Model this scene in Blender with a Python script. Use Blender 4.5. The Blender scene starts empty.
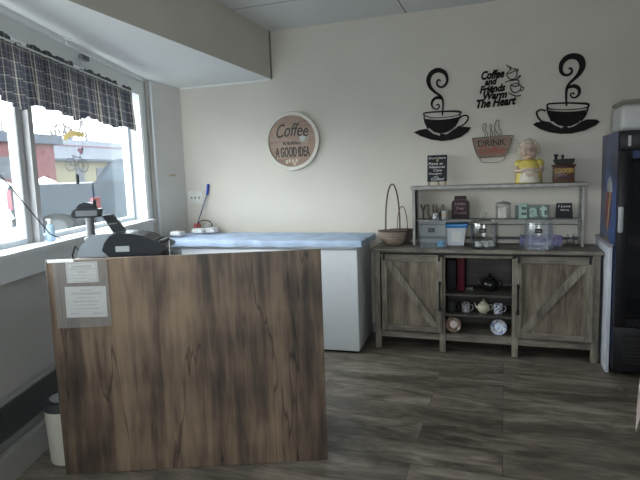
import bpy, bmesh, math, random
from mathutils import Vector, Matrix
random.seed(7)
PI = math.pi
SC = bpy.context.scene
COL = SC.collection

# ------------------------------------------------------------------ camera
cam_d = bpy.data.cameras.new('camera')
cam = bpy.data.objects.new('camera', cam_d)
COL.objects.link(cam)
SC.camera = cam
cam_d.sensor_width = 36.0
cam_d.lens = 528.35 * 36.0 / 640.0
cam_d.clip_start = 0.05
cam_d.clip_end = 300
_r = Vector((0.94418324, 0.32769281, -0.03369616))
_u = Vector((-0.0079295, 0.12486776, 0.99214171))
_f = Vector((-0.32932527, 0.93649638, -0.12049649))
M4 = Matrix.Identity(4)
for i in range(3):
    M4[i][0] = _r[i]; M4[i][1] = _u[i]; M4[i][2] = -_f[i]
M4[0][3], M4[1][3], M4[2][3] = 0.0, 0.0, 1.5
cam.matrix_world = M4

# ------------------------------------------------------------------ daylight
SC.view_settings.view_transform = 'Standard'
SC.view_settings.look = 'None'
SC.view_settings.gamma = 1.0
SC.view_settings.use_curve_mapping = False
SC.view_settings.exposure = 1.0
SC.cycles.transparent_max_bounces = 32
SKY = 5.5
world = bpy.data.worlds.new('overcast_sky')
SC.world = world
world.use_nodes = True
wn = world.node_tree
wn.nodes.clear()
wo = wn.nodes.new('ShaderNodeOutputWorld')
wb = wn.nodes.new('ShaderNodeBackground')
wt = wn.nodes.new('ShaderNodeTexCoord')
ws = wn.nodes.new('ShaderNodeSeparateXYZ')
wr = wn.nodes.new('ShaderNodeValToRGB')
wr.color_ramp.elements[0].position = 0.0
wr.color_ramp.elements[0].color = (0.92, 0.95, 0.96, 1)
wr.color_ramp.elements[1].position = 0.7
wr.color_ramp.elements[1].color = (0.90, 0.95, 1.0, 1)
wn.links.new(wt.outputs['Generated'], ws.inputs[0])
wn.links.new(ws.outputs['Z'], wr.inputs[0])
wn.links.new(wr.outputs[0], wb.inputs[0])
wb.inputs[1].default_value = SKY
wn.links.new(wb.outputs[0], wo.inputs[0])

sun_d = bpy.data.lights.new('hazy_sun', 'SUN')
sun_d.energy = 1.6
sun_d.angle = math.radians(60)
sun_d.color = (1.0, 0.98, 0.94)
sun = bpy.data.objects.new('hazy_sun', sun_d)
COL.objects.link(sun)
sun.rotation_euler = Vector((0.88, 0.10, -0.46)).to_track_quat('-Z', 'Y').to_euler()


def portal(loc, target, sx, sy):
    d = bpy.data.lights.new('daylight_portal', 'AREA')
    d.shape = 'RECTANGLE'; d.size = sx; d.size_y = sy
    d.cycles.is_portal = True
    o = bpy.data.objects.new('daylight_portal', d)
    COL.objects.link(o)
    o.location = loc
    o.rotation_euler = Vector(target).to_track_quat('-Z', 'Z').to_euler()
    return o

# window wall frame: s runs along the wall towards the camera side, off points into the room
WA = -0.30987
WD = Vector((math.sin(WA), math.cos(WA), 0))
WN = Vector((math.cos(WA), -math.sin(WA), 0))
W0 = Vector((-3.213, 4.3, 0))


def ww(s, off, z):
    p = W0 - WD * s + WN * off
    return Vector((p.x, p.y, z))


WROT = math.atan2(-WD.y, -WD.x)      # local x = along s
portal(ww(1.8, -0.25, 1.73), WN, 3.3, 1.2)
portal((-0.1, -1.62, 1.6), (0, 1, 0), 1.9, 1.4)

# ------------------------------------------------------------------ materials
MATS = {}


def nt(name):
    m = bpy.data.materials.new(name)
    m.use_nodes = True
    t = m.node_tree
    return m, t, t.nodes['Principled BSDF']


def sock(b, *names):
    for n in names:
        if n in b.inputs:
            return b.inputs[n]


def mat(name, col, rough=0.6, metal=0.0, var=0.06, scale=12.0, bump=0.0, spec=None, emit=None):
    """principled surface with a fine procedural variation of its colour"""
    if name in MATS:
        return MATS[name]
    m, t, b = nt(name)
    tc = t.nodes.new('ShaderNodeTexCoord')
    nz = t.nodes.new('ShaderNodeTexNoise')
    nz.inputs['Scale'].default_value = scale
    nz.inputs['Detail'].default_value = 4
    t.links.new(tc.outputs['Object'], nz.inputs['Vector'])
    cr = t.nodes.new('ShaderNodeValToRGB')
    cr.color_ramp.elements[0].position = 0.3
    cr.color_ramp.elements[1].position = 0.7
    cr.color_ramp.elements[0].color = (*[max(0, c * (1 - var)) for c in col], 1)
    cr.color_ramp.elements[1].color = (*[min(1, c * (1 + var)) for c in col], 1)
    t.links.new(nz.outputs['Fac'], cr.inputs[0])
    t.links.new(cr.outputs[0], b.inputs['Base Color'])
    b.inputs['Roughness'].default_value = rough
    b.inputs['Metallic'].default_value = metal
    if spec is None and max(col) < 0.1 and rough > 0.25: spec = 0.22
    if spec is not None:
        b.inputs['Specular IOR Level'].default_value = spec
    if bump:
        bp = t.nodes.new('ShaderNodeBump')
        bp.inputs['Strength'].default_value = bump
        bp.inputs['Distance'].default_value = 0.01
        t.links.new(nz.outputs['Fac'], bp.inputs['Height'])
        t.links.new(bp.outputs[0], b.inputs['Normal'])
    if emit:
        b.inputs['Emission Color'].default_value = (*emit[:3], 1)
        b.inputs['Emission Strength'].default_value = emit[3]
    MATS[name] = m
    return m


def wood(name, cols, streak=(9, 9, 0.7), rough=0.5, pos=None, crack=0.5, patch=2.0, bump=0.15, grain=6.0, spec=0.4, coord='Object'):
    """streaky timber: stretched noise, broad patches, thin dark cracks"""
    m, t, b = nt(name)
    N, L = t.nodes, t.links
    tc = N.new('ShaderNodeTexCoord')
    mp = N.new('ShaderNodeMapping'); mp.inputs['Scale'].default_value = streak
    L.new(tc.outputs[coord], mp.inputs[0])
    n1 = N.new('ShaderNodeTexNoise'); n1.inputs['Scale'].default_value = 1.0
    n1.inputs['Detail'].default_value = 6; n1.inputs['Roughness'].default_value = 0.62
    n1.inputs['Distortion'].default_value = 0.5
    L.new(mp.outputs[0], n1.inputs['Vector'])
    n2 = N.new('ShaderNodeTexNoise'); n2.inputs['Scale'].default_value = grain
    n2.inputs['Detail'].default_value = 5; n2.inputs['Distortion'].default_value = 0.3
    L.new(mp.outputs[0], n2.inputs['Vector'])
    n3 = N.new('ShaderNodeTexNoise'); n3.inputs['Scale'].default_value = patch
    n3.inputs['Detail'].default_value = 2
    L.new(tc.outputs[coord], n3.inputs['Vector'])
    a1 = N.new('ShaderNodeMath'); a1.operation = 'MULTIPLY_ADD'
    a1.inputs[1].default_value = 0.35
    L.new(n2.outputs['Fac'], a1.inputs[0])
    a2 = N.new('ShaderNodeMath'); a2.operation = 'MULTIPLY'; a2.inputs[1].default_value = 0.75
    L.new(n1.outputs['Fac'], a2.inputs[0]); L.new(a2.outputs[0], a1.inputs[2])
    a3 = N.new('ShaderNodeMath'); a3.operation = 'MULTIPLY_ADD'; a3.inputs[1].default_value = 0.35
    L.new(n3.outputs['Fac'], a3.inputs[0]); L.new(a1.outputs[0], a3.inputs[2])
    cr = N.new('ShaderNodeValToRGB')
    els = cr.color_ramp.elements
    n = len(cols)
    pos = pos or [0.52 + 0.42 * i / (n - 1) for i in range(n)]
    while len(els) < n:
        els.new(0.5)
    for i in range(n):
        els[i].position = pos[i]; els[i].color = (*cols[i], 1)
    L.new(a3.outputs[0], cr.inputs[0])
    # cracks
    mp2 = N.new('ShaderNodeMapping'); mp2.inputs['Scale'].default_value = tuple(x * 0.55 for x in streak)
    L.new(tc.outputs[coord], mp2.inputs[0])
    n4 = N.new('ShaderNodeTexNoise'); n4.inputs['Scale'].default_value = 1.3
    n4.inputs['Detail'].default_value = 4; n4.inputs['Distortion'].default_value = 0.35
    L.new(mp2.outputs[0], n4.inputs['Vector'])
    s1 = N.new('ShaderNodeMath'); s1.operation = 'SUBTRACT'; s1.inputs[1].default_value = 0.5
    L.new(n4.outputs['Fac'], s1.inputs[0])
    s2 = N.new('ShaderNodeMath'); s2.operation = 'ABSOLUTE'; L.new(s1.outputs[0], s2.inputs[0])
    s3 = N.new('ShaderNodeMapRange'); s3.inputs['From Min'].default_value = 0.0
    s3.inputs['From Max'].default_value = 0.006; s3.inputs['To Min'].default_value = 1 - crack
    s3.inputs['To Max'].default_value = 1.0
    L.new(s2.outputs[0], s3.inputs['Value'])
    mx = N.new('ShaderNodeMixRGB'); mx.blend_type = 'MULTIPLY'; mx.inputs[0].default_value = 1
    L.new(cr.outputs[0], mx.inputs[1]); L.new(s3.outputs[0], mx.inputs[2])
    L.new(mx.outputs[0], b.inputs['Base Color'])
    b.inputs['Roughness'].default_value = rough
    b.inputs['Specular IOR Level'].default_value = spec
    bp = N.new('ShaderNodeBump'); bp.inputs['Strength'].default_value = bump; bp.inputs['Distance'].default_value = 0.004
    L.new(a1.outputs[0], bp.inputs['Height']); L.new(bp.outputs[0], b.inputs['Normal'])
    MATS[name] = m
    return m


def glass(name, tint=(1, 1, 1), refl=0.10, rough=0.02, haze=0.0, hcol=(0.8, 0.85, 0.9)):
    """thin clear pane: transparent with a fresnel reflection and, if asked, an even diffuse haze"""
    m = bpy.data.materials.new(name)
    m.use_nodes = True
    t = m.node_tree; N, L = t.nodes, t.links
    N.clear()
    out = N.new('ShaderNodeOutputMaterial')
    tr = N.new('ShaderNodeBsdfTransparent'); tr.inputs[0].default_value = (*tint, 1)
    gl = N.new('ShaderNodeBsdfGlossy'); gl.inputs['Roughness'].default_value = rough
    lw = N.new('ShaderNodeLayerWeight'); lw.inputs['Blend'].default_value = 0.35
    mm = N.new('ShaderNodeMath'); mm.operation = 'MULTIPLY_ADD'
    mm.inputs[1].default_value = refl * 4; mm.inputs[2].default_value = refl * 0.3
    mm.use_clamp = True
    L.new(lw.outputs['Fresnel'], mm.inputs[0])
    mx = N.new('ShaderNodeMixShader')
    L.new(mm.outputs[0], mx.inputs[0]); L.new(tr.outputs[0], mx.inputs[1]); L.new(gl.outputs[0], mx.inputs[2])
    last = mx
    if haze:
        df = N.new('ShaderNodeBsdfDiffuse'); df.inputs[0].default_value = (*hcol, 1)
        m2 = N.new('ShaderNodeMixShader'); m2.inputs[0].default_value = haze
        L.new(mx.outputs[0], m2.inputs[1]); L.new(df.outputs[0], m2.inputs[2])
        last = m2
    L.new(last.outputs[0], out.inputs[0])
    MATS[name] = m
    return m


# ------------------------------------------------------------------ mesh collector
class MB:
    def __init__(s):
        s.v = []; s.f = []; s.uv = None; s.smooth = []

    def add(s, vs, fs, smooth=False):
        k = len(s.v)
        s.v += [tuple(v) for v in vs]
        s.f += [tuple(i + k for i in f) for f in fs]
        s.smooth += [smooth] * len(fs)
        return s

    def box(s, x0, x1, y0, y1, z0, z1, rot=None, piv=None):
        vs = [Vector((x, y, z)) for z in (z0, z1) for y in (y0, y1) for x in (x0, x1)]
        if rot is not None:
            p = Vector(piv) if piv else Vector(((x0 + x1) / 2, (y0 + y1) / 2, (z0 + z1) / 2))
            vs = [rot @ (v - p) + p for v in vs]
        return s.add(vs, [(0, 2, 3, 1), (4, 5, 7, 6), (0, 1, 5, 4), (2, 6, 7, 3), (0, 4, 6, 2), (1, 3, 7, 5)])

    def rbox(s, x0, x1, y0, y1, z0, z1, r=0.005, seg=2):
        """box with bevelled edges"""
        bm = bmesh.new()
        bmesh.ops.create_cube(bm, size=1)
        for v in bm.verts:
            v.co = Vector(((x0 + x1) / 2 + v.co.x * (x1 - x0), (y0 + y1) / 2 + v.co.y * (y1 - y0), (z0 + z1) / 2 + v.co.z * (z1 - z0)))
        bmesh.ops.bevel(bm, geom=list(bm.edges), offset=r, segments=seg, affect='EDGES', profile=0.5)
        bm.verts.index_update()
        s.add([v.co.copy() for v in bm.verts], [[v.index for v in f.verts] for f in bm.faces], True)
        bm.free()
        return s

    def lathe(s, prof, c=(0, 0, 0), n=28, sx=1.0, sy=1.0, caps=True):
        """profile [(r, z)...] turned about z at c"""
        vs = []; fs = []
        m = len(prof)
        for r, z in prof:
            for k in range(n):
                a = 2 * PI * k / n
                vs.append((c[0] + r * sx * math.cos(a), c[1] + r * sy * math.sin(a), c[2] + z))
        for i in range(m - 1):
            for k in range(n):
                k2 = (k + 1) % n
                fs.append((i * n + k, i * n + k2, (i + 1) * n + k2, (i + 1) * n + k))
        if caps:
            if prof[0][0] > 1e-5: fs.append(tuple(range(n))[::-1])
            if prof[-1][0] > 1e-5: fs.append(tuple((m - 1) * n + k for k in range(n)))
        return s.add(vs, fs, True)

    def tube(s, pts, r, n=10, closed=False, caps=True):
        pts = [Vector(p) for p in pts]
        m = len(pts)
        rs = r if isinstance(r, (list, tuple)) else [r] * m
        vs = []; fs = []
        prev = None
        for i, p in enumerate(pts):
            if closed:
                t = pts[(i + 1) % m] - pts[i - 1]
            else:
                t = pts[min(i + 1, m - 1)] - pts[max(i - 1, 0)]
            if t.length < 1e-9: t = Vector((0, 0, 1))
            t.normalize()
            if prev is None:
                a = Vector((0, 0, 1)) if abs(t.z) < 0.9 else Vector((1, 0, 0))
                u = t.cross(a).normalized()
            else:
                u = (prev - t * prev.dot(t))
                u = u.normalized() if u.length > 1e-6 else t.orthogonal().normalized()
            prev = u
            w = t.cross(u)
            for k in range(n):
                a = 2 * PI * k / n
                vs.append(p + (u * math.cos(a) + w * math.sin(a)) * rs[i])
        for i in range(m if closed else m - 1):
            j = (i + 1) % m
            for k in range(n):
                k2 = (k + 1) % n
                fs.append((i * n + k, i * n + k2, j * n + k2, j * n + k))
        if caps and not closed:
            fs.append(tuple(range(n))[::-1]); fs.append(tuple((m - 1) * n + k for k in range(n)))
        return s.add(vs, fs, True)

    def prism(s, poly, y0, y1, plane='xz'):
        """2-D outline extruded: plane 'xz' along y, 'xy' along z, 'yz' along x"""
        n = len(poly)
        area = sum(poly[i][0] * poly[(i + 1) % n][1] - poly[(i + 1) % n][0] * poly[i][1] for i in range(n))
        if area < 0: poly = poly[::-1]

        def P(a, b, c):
            return {'xz': (a, c, b), 'xy': (a, b, c), 'yz': (c, a, b)}[plane]
        from mathutils.geometry import tessellate_polygon
        tris = tessellate_polygon([[Vector((p[0], p[1], 0)) for p in poly]])
        vs = [P(a, b, y0) for a, b in poly] + [P(a, b, y1) for a, b in poly]
        fs = [t[::-1] for t in tris] + [(t[0] + n, t[1] + n, t[2] + n) for t in tris]
        fs += [(i, (i + 1) % n, n + (i + 1) % n, n + i) for i in range(n)]
        return s.add(vs, fs)

    def stroke(s, pts, y0, y1, sub=4):
        """flat ribbon with width (x, z, halfwidth) cut from sheet, smooth through the points"""
        P = []
        m = len(pts)
        for i in range(m - 1):
            p0 = pts[max(i - 1, 0)]; p1 = pts[i]; p2 = pts[i + 1]; p3 = pts[min(i + 2, m - 1)]
            for k in range(sub):
                t = k / sub
                P.append(tuple(0.5 * (2 * b + (c - a) * t + (2 * a - 5 * b + 4 * c - d) * t * t + (3 * b - a - 3 * c + d) * t ** 3)
                               for a, b, c, d in zip(p0, p1, p2, p3)))
        P.append(tuple(pts[-1]))
        L = []; R = []
        for i, (x, z, w) in enumerate(P):
            a = P[max(i - 1, 0)]; b = P[min(i + 1, len(P) - 1)]
            dx, dz = b[0] - a[0], b[1] - a[1]
            l = math.hypot(dx, dz) or 1
            nx, nz = -dz / l * max(w, .0008), dx / l * max(w, .0008)
            L.append((x + nx, z + nz)); R.append((x - nx, z - nz))
        n = len(P)
        vs = [(x, y0, z) for x, z in L] + [(x, y0, z) for x, z in R] + [(x, y1, z) for x, z in L] + [(x, y1, z) for x, z in R]
        fs = []
        for i in range(n - 1):
            fs += [(i, i + 1, n + i + 1, n + i), (2 * n + i, 3 * n + i, 3 * n + i + 1, 2 * n + i + 1),
                   (i, 2 * n + i, 2 * n + i + 1, i + 1), (n + i, n + i + 1, 3 * n + i + 1, 3 * n + i)]
        fs += [(0, n, 3 * n, 2 * n), (n - 1, 3 * n - 1, 4 * n - 1, 2 * n - 1)]
        return s.add(vs, fs)

    def sphere(s, c, r, sx=1, sy=1, sz=1, n=20, m=12):
        prof = [(max(1e-6, math.sin(PI * i / m)) * r, -math.cos(PI * i / m) * r * sz) for i in range(m + 1)]
        return s.lathe(prof, c, n, sx, sy, caps=False)

    def move(s, M):
        s.v = [tuple(M @ Vector(v)) for v in s.v]
        return s

    def build(s, name, material, parent=None, world=True, normals=True):
        me = bpy.data.meshes.new(name)
        vs = s.v
        if parent is not None and world:
            Mi = wm(parent).inverted()
            vs = [tuple(Mi @ Vector(v)) for v in vs]
        me.from_pydata(vs, [], s.f)
        me.update()
        if normals:
            bm = bmesh.new(); bm.from_mesh(me)
            bmesh.ops.recalc_face_normals(bm, faces=bm.faces)
            bm.to_mesh(me); bm.free()
        for p, sm in zip(me.polygons, s.smooth):
            p.use_smooth = sm
        if any(s.smooth):
            try:
                me.set_sharp_from_angle(angle=math.radians(38))
            except Exception:
                pass
        if s.uv:
            ul = me.uv_layers.new(name='UVMap')
            for lp in me.loops:
                ul.data[lp.index].uv = s.uv[lp.vertex_index]
        if material is not None:
            for mm in (material if isinstance(material, (list, tuple)) else [material]):
                me.materials.append(mm)
        o = bpy.data.objects.new(name, me)
        COL.objects.link(o)
        if parent is not None:
            o.parent = parent
        return o


def wm(o):
    M = Matrix.LocRotScale(o.location, o.rotation_euler, o.scale)
    return wm(o.parent) @ M if o.parent else M


def tag(o, label=None, cat=None, group=None, kind=None):
    if label: o['label'] = label
    if cat: o['category'] = cat
    if group: o['group'] = group
    if kind: o['kind'] = kind
    return o


def thing(name, label, cat, loc, rz=0.0, group=None):
    o = bpy.data.objects.new(name, None)
    o.empty_display_size = 0.05
    COL.objects.link(o)
    o.location = loc
    o.rotation_euler = (0, 0, rz)
    return tag(o, label, cat, group)


def solo(mb, name, material, label, cat, base, group=None):
    """a thing that is one mesh, its origin at its base"""
    vs = [tuple(Vector(v) - Vector(base)) for v in mb.v]
    mb.v = vs
    o = mb.build(name, material)
    o.location = base
    return tag(o, label, cat, group)


def struct(name, mb, material, parent=None, **kw):
    o = mb.build(name, material, parent, **kw)
    if parent is None: o['kind'] = 'structure'
    return o


def words(mb, txt, x0, x1, z0, z1, y, depth=0.003, shear=0.0, bold=0.0, plane='xz', keep=False, arc=0.0):
    """raised lettering fitted to the rectangle x0..x1, z0..z1, its face towards -y"""
    cu = bpy.data.curves.new('lettering', 'FONT')
    cu.body = txt
    cu.shear = shear
    cu.offset = bold
    cu.resolution_u = 3
    cu.fill_mode = 'BOTH'
    cu.extrude = 0.01
    ob = bpy.data.objects.new('lettering', cu)
    COL.objects.link(ob)
    bpy.context.view_layer.update()
    me = bpy.data.meshes.new_from_object(ob.evaluated_get(bpy.context.evaluated_depsgraph_get()))
    vs = [v.co.copy() for v in me.vertices]
    fs = [tuple(p.vertices) for p in me.polygons]
    bpy.data.objects.remove(ob)
    bpy.data.curves.remove(cu)
    bpy.data.meshes.remove(me)
    if not vs:
        return mb
    ax, bx = min(v.x for v in vs), max(v.x for v in vs)
    az, bz = min(v.y for v in vs), max(v.y for v in vs)
    kx = (x1 - x0) / (bx - ax); kz = (z1 - z0) / (bz - az)
    out = []
    for v in vs:
        X = x0 + (v.x - ax) * kx; Z = z0 + (v.y - az) * kz
        if arc:
            t = (X - (x0 + x1) / 2) / ((x1 - x0) / 2)
            Z += arc * (1 - t * t)
        Y = y - (depth if v.z > 0 else 0)
        out.append((X, Y, Z))
    return mb.add(out, fs)
TR = {'cup1': {'swirl': [(-0.011,0.447,0.0051),(-0.026,0.461,0.0065),(-0.041,0.444,0.008),(-0.035,0.411,0.0087),(-0.002,0.395,0.0087),(0.031,0.414,0.0102),(0.046,0.457,0.0116),(0.026,0.512,0.016),(-0.031,0.541,0.0203),(-0.088,0.52,0.0203),(-0.115,0.466,0.0189),(-0.099,0.404,0.0145),(-0.056,0.356,0.0109),(-0.011,0.319,0.0102),(0.009,0.271,0.008),(0.007,0.211,0.0065),(0.003,0.156,0.0065)],'curl': [(0.003,0.303,0.0131),(-0.045,0.31,0.0131),(-0.078,0.289,0.0116),(-0.088,0.253,0.0087),(-0.07,0.222,0.0065),(-0.042,0.212,0.0058),(-0.023,0.23,0.0058),(-0.03,0.252,0.0058),(-0.048,0.247,0.0065)],'rim': [(-0.156,0.167,0.0051),(-0.153,0.185,0.0065),(-0.076,0.19,0.0065),(0.0,0.188,0.0065),(0.075,0.186,0.0073),(0.149,0.176,0.0087),(0.155,0.161,0.0058),(0.122,0.146,0.0036),(0.06,0.14,0.0036),(-0.016,0.138,0.0036),(-0.092,0.143,0.0036),(-0.156,0.167,0.0051)],'left': [(-0.156,0.158,0.0058),(-0.147,0.108,0.0058),(-0.12,0.049,0.0073)],'right': [(0.155,0.156,0.0051),(0.137,0.105,0.0058),(0.104,0.05,0.0058)],'bowl': [(-0.141,0.129),(-0.076,0.119),(-0.016,0.114),(0.06,0.116),(0.128,0.127),(0.112,0.077),(0.082,0.036),(0.037,0.013),(-0.013,0.006),(-0.062,0.019),(-0.105,0.057),(-0.126,0.092)],'saucer': [(-0.248,0.025),(-0.2,0.043),(-0.135,0.05),(-0.117,0.036),(-0.077,0.003),(-0.017,-0.018),(0.047,-0.004),(0.097,0.03),(0.116,0.04),(0.178,0.049),(0.244,0.039),(0.222,0.004),(0.156,-0.04),(0.081,-0.06),(-0.002,-0.065),(-0.093,-0.048),(-0.186,-0.012)],'handle': [(0.143,0.12,0.0065),(0.178,0.141,0.0065),(0.215,0.136,0.0073),(0.215,0.103,0.0073),(0.178,0.064,0.0065),(0.125,0.043,0.0065)]},'cup2': {'swirl': [(0.014,0.453,0.0054),(0.03,0.457,0.0077),(0.041,0.433,0.0092),(0.023,0.409,0.01),(-0.013,0.409,0.0107),(-0.039,0.441,0.0138),(-0.036,0.499,0.0184),(0.002,0.541,0.0215),(0.052,0.548,0.023),(0.099,0.523,0.0261),(0.116,0.466,0.023),(0.093,0.409,0.0169),(0.056,0.369,0.0123),(0.024,0.338,0.0107),(0.006,0.3,0.0107),(0.002,0.235,0.0084),(0.007,0.163,0.0069)],'curl': [(0.003,0.308,0.0107),(0.025,0.312,0.0123),(0.062,0.315,0.0153),(0.093,0.293,0.0138),(0.097,0.253,0.0107),(0.073,0.226,0.0077),(0.046,0.228,0.0061),(0.034,0.25,0.0061),(0.048,0.263,0.0054),(0.062,0.25,0.0061)],'rim': [(-0.139,0.171,0.0069),(-0.129,0.189,0.0069),(-0.053,0.189,0.0069),(0.017,0.186,0.0069),(0.099,0.177,0.0077),(0.161,0.167,0.0092),(0.164,0.146,0.0069),(0.12,0.135,0.0038),(0.031,0.132,0.0038),(-0.066,0.139,0.0038),(-0.125,0.152,0.0054),(-0.139,0.171,0.0069)],'left': [(-0.139,0.164,0.0061),(-0.129,0.111,0.0061),(-0.099,0.049,0.0077)],'right': [(0.164,0.142,0.0069),(0.148,0.084,0.0069),(0.115,0.038,0.0069)],'bowl': [(-0.121,0.131),(-0.065,0.12),(0.004,0.112),(0.073,0.11),(0.138,0.116),(0.126,0.07),(0.088,0.028),(0.041,0.007),(-0.005,0.005),(-0.049,0.019),(-0.089,0.051),(-0.109,0.091)],'saucer': [(-0.245,0.031),(-0.219,0.048),(-0.162,0.053),(-0.117,0.044),(-0.077,0.014),(-0.028,-0.011),(0.014,-0.014),(0.064,-0.003),(0.116,0.032),(0.156,0.047),(0.223,0.043),(0.253,0.023),(0.224,-0.004),(0.144,-0.041),(0.049,-0.059),(-0.034,-0.057),(-0.118,-0.04),(-0.19,-0.009)],'handle': [(-0.147,0.134,0.0069),(-0.181,0.147,0.0069),(-0.215,0.132,0.0077),(-0.208,0.094,0.0077),(-0.182,0.057,0.0069),(-0.145,0.043,0.0069)]},'drink': {'body': [(-0.186,0.035),(0.125,0.039),(0.13,0.017),(0.122,-0.039),(0.101,-0.09),(0.077,-0.123),(-0.126,-0.13),(-0.151,-0.095),(-0.173,-0.033)],'outline': [(-0.186,0.035,0.0038),(-0.029,0.04,0.003),(0.128,0.042,0.0038),(0.132,0.017,0.0043),(0.122,-0.039,0.0038),(0.101,-0.09,0.0038),(0.077,-0.125,0.0038),(-0.024,-0.129,0.0034),(-0.124,-0.132,0.0038),(-0.151,-0.095,0.0038),(-0.173,-0.033,0.0038),(-0.186,0.035,0.0038)],'foot': [(-0.124,-0.132,0.0034),(-0.117,-0.159,0.0034),(-0.091,-0.173,0.0034),(0.002,-0.179,0.0034),(0.052,-0.166,0.0034),(0.079,-0.145,0.0034),(0.077,-0.125,0.0034)],'handle': [(0.133,0.008,0.0021),(0.174,-0.007,0.0021),(0.187,-0.042,0.0021),(0.175,-0.084,0.0021),(0.143,-0.102,0.0021),(0.106,-0.098,0.0021)],'handle2': [(0.13,-0.022,0.0017),(0.158,-0.028,0.0017),(0.165,-0.054,0.0017),(0.151,-0.079,0.0017),(0.118,-0.082,0.0017)],'steam1': [(-0.067,0.042,0.003),(-0.063,0.067,0.003),(-0.079,0.102,0.0034),(-0.072,0.137,0.0034),(-0.084,0.155,0.0034),(-0.101,0.134,0.0034),(-0.099,0.099,0.0034),(-0.082,0.072,0.003),(-0.084,0.043,0.003)],'steam2': [(-0.023,0.042,0.003),(-0.021,0.064,0.003),(-0.033,0.1,0.0034),(-0.029,0.13,0.0034),(-0.042,0.143,0.0034),(-0.042,0.117,0.0034),(-0.035,0.087,0.003),(-0.041,0.043,0.003)],'steam3': [(0.046,0.043,0.003),(0.049,0.078,0.0034),(0.029,0.122,0.0038),(0.029,0.173,0.0038),(0.008,0.166,0.0038),(-0.004,0.124,0.0038),(0.009,0.08,0.0034),(0.034,0.052,0.0034),(0.009,0.043,0.003),(-0.008,0.072,0.003),(0.0,0.115,0.0026)]},'art': {'cupa': [(0.056,0.089,0.0034),(0.069,0.059,0.0038),(0.093,0.04,0.0038),(0.121,0.045,0.0038),(0.139,0.073,0.0038),(0.129,0.116,0.0034)],'brima': [(0.056,0.089,0.0034),(0.093,0.094,0.0038),(0.129,0.116,0.0034),(0.096,0.123,0.003),(0.06,0.09,0.003)],'steama': [(0.055,0.164,0.0021),(0.068,0.147,0.0038),(0.092,0.136,0.0043),(0.076,0.125,0.0034)],'handa': [(0.133,0.115,0.0034),(0.146,0.118,0.0034),(0.141,0.094,0.0034)],'sauca': [(0.044,0.019,0.0034),(0.073,0.029,0.0038),(0.121,0.033,0.0043),(0.161,0.054,0.0038),(0.165,0.064,0.003),(0.145,0.056,0.0038)],'cupb': [(0.089,-0.006,0.0034),(0.094,-0.044,0.0038),(0.118,-0.069,0.0038),(0.151,-0.062,0.0038),(0.172,-0.034,0.0038),(0.162,-0.008,0.0034)],'brimb': [(0.089,-0.006,0.0034),(0.122,-0.019,0.0038),(0.162,-0.011,0.0034),(0.13,0.005,0.003),(0.093,-0.003,0.003)],'steamb': [(0.13,0.024,0.0026),(0.146,0.031,0.0038),(0.154,0.009,0.0038),(0.138,0.002,0.003)],'handb': [(0.172,-0.03,0.0034),(0.191,-0.033,0.0034),(0.183,-0.056,0.0034),(0.163,-0.054,0.0034)],'saucb': [(0.074,-0.064,0.0034),(0.098,-0.083,0.0038),(0.139,-0.099,0.0043),(0.171,-0.093,0.0038)]}}

# ------------------------------------------------------------------ shared surfaces
WALL = mat('wall_paint', (0.59, 0.56, 0.50), 0.75, var=0.03, scale=2.5)
WALLG = mat('grey_wall_paint', (0.52, 0.515, 0.50), 0.7, var=0.03, scale=2.5)
SOFP = mat('soffit_white', (0.72, 0.74, 0.74), 0.6, var=0.02, scale=3)
TRIMW = mat('white_trim_paint', (0.74, 0.76, 0.77), 0.4, var=0.02)
BLACKM = mat('black_metal', (0.018, 0.018, 0.019), 0.45, var=0.1)
DARK = mat('dark_void', (0.02, 0.02, 0.022), 0.7)
WHITEP = mat('white_plastic', (0.75, 0.75, 0.74), 0.35, var=0.02)
PAPER = mat('white_paper', (0.78, 0.78, 0.77), 0.7, var=0.02)
INK = mat('black_ink', (0.03, 0.03, 0.035), 0.7)
CHALK = mat('chalk_white', (0.75, 0.75, 0.74), 0.8)
GLASSC = glass('clear_glass', (0.975, 0.98, 0.98), 0.12)
GLASSW = glass('window_glass', (0.98, 1.0, 1.0), 0.04, haze=0.035, hcol=(0.85, 0.93, 1.0))  # haze mixed into the pane's colour washes out the view
ACRYL = glass('clear_acrylic', (0.97, 0.98, 0.99), 0.10, haze=0.05, hcol=(0.75, 0.82, 0.9))
SLEEVE = glass('plastic_sleeve', (0.93, 0.93, 0.93), 0.08, 0.2, haze=0.10, hcol=(0.8, 0.8, 0.8))
GALV = mat('galvanised_metal', (0.26, 0.26, 0.245), 0.45, 0.3, var=0.22, scale=22)
CHROME = mat('chrome', (0.7, 0.7, 0.7), 0.18, 1.0)
PANELW = wood('rustic_oak_laminate',
              [(0.038, 0.029, 0.024), (0.080, 0.057, 0.043), (0.130, 0.091, 0.065), (0.178, 0.125, 0.087), (0.25, 0.182, 0.123)],
              streak=(5.0, 5.0, 0.5), rough=0.45, crack=0.65, patch=3.2, pos=[0.57, 0.66, 0.72, 0.78, 0.88])
CABW = wood('grey_barn_wood', [(0.060, 0.052, 0.042), (0.120, 0.105, 0.084), (0.20, 0.178, 0.145), (0.285, 0.255, 0.21)],
            streak=(14, 14, 1.6), rough=0.6, crack=0.25, patch=5, pos=[0.52, 0.64, 0.76, 0.88])
CABH = wood('grey_barn_wood_crosswise', [(0.060, 0.052, 0.042), (0.115, 0.101, 0.082), (0.185, 0.166, 0.138), (0.26, 0.235, 0.195)],
            streak=(1.6, 14, 14), rough=0.5, crack=0.2, patch=5, pos=[0.52, 0.64, 0.76, 0.88])
CABB = wood('brown_barn_wood_infill', [(0.055, 0.044, 0.034), (0.105, 0.085, 0.064), (0.165, 0.135, 0.10), (0.22, 0.185, 0.14)],
            streak=(12, 12, 1.2), rough=0.6, crack=0.3, patch=4, pos=[0.52, 0.64, 0.76, 0.88])
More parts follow.
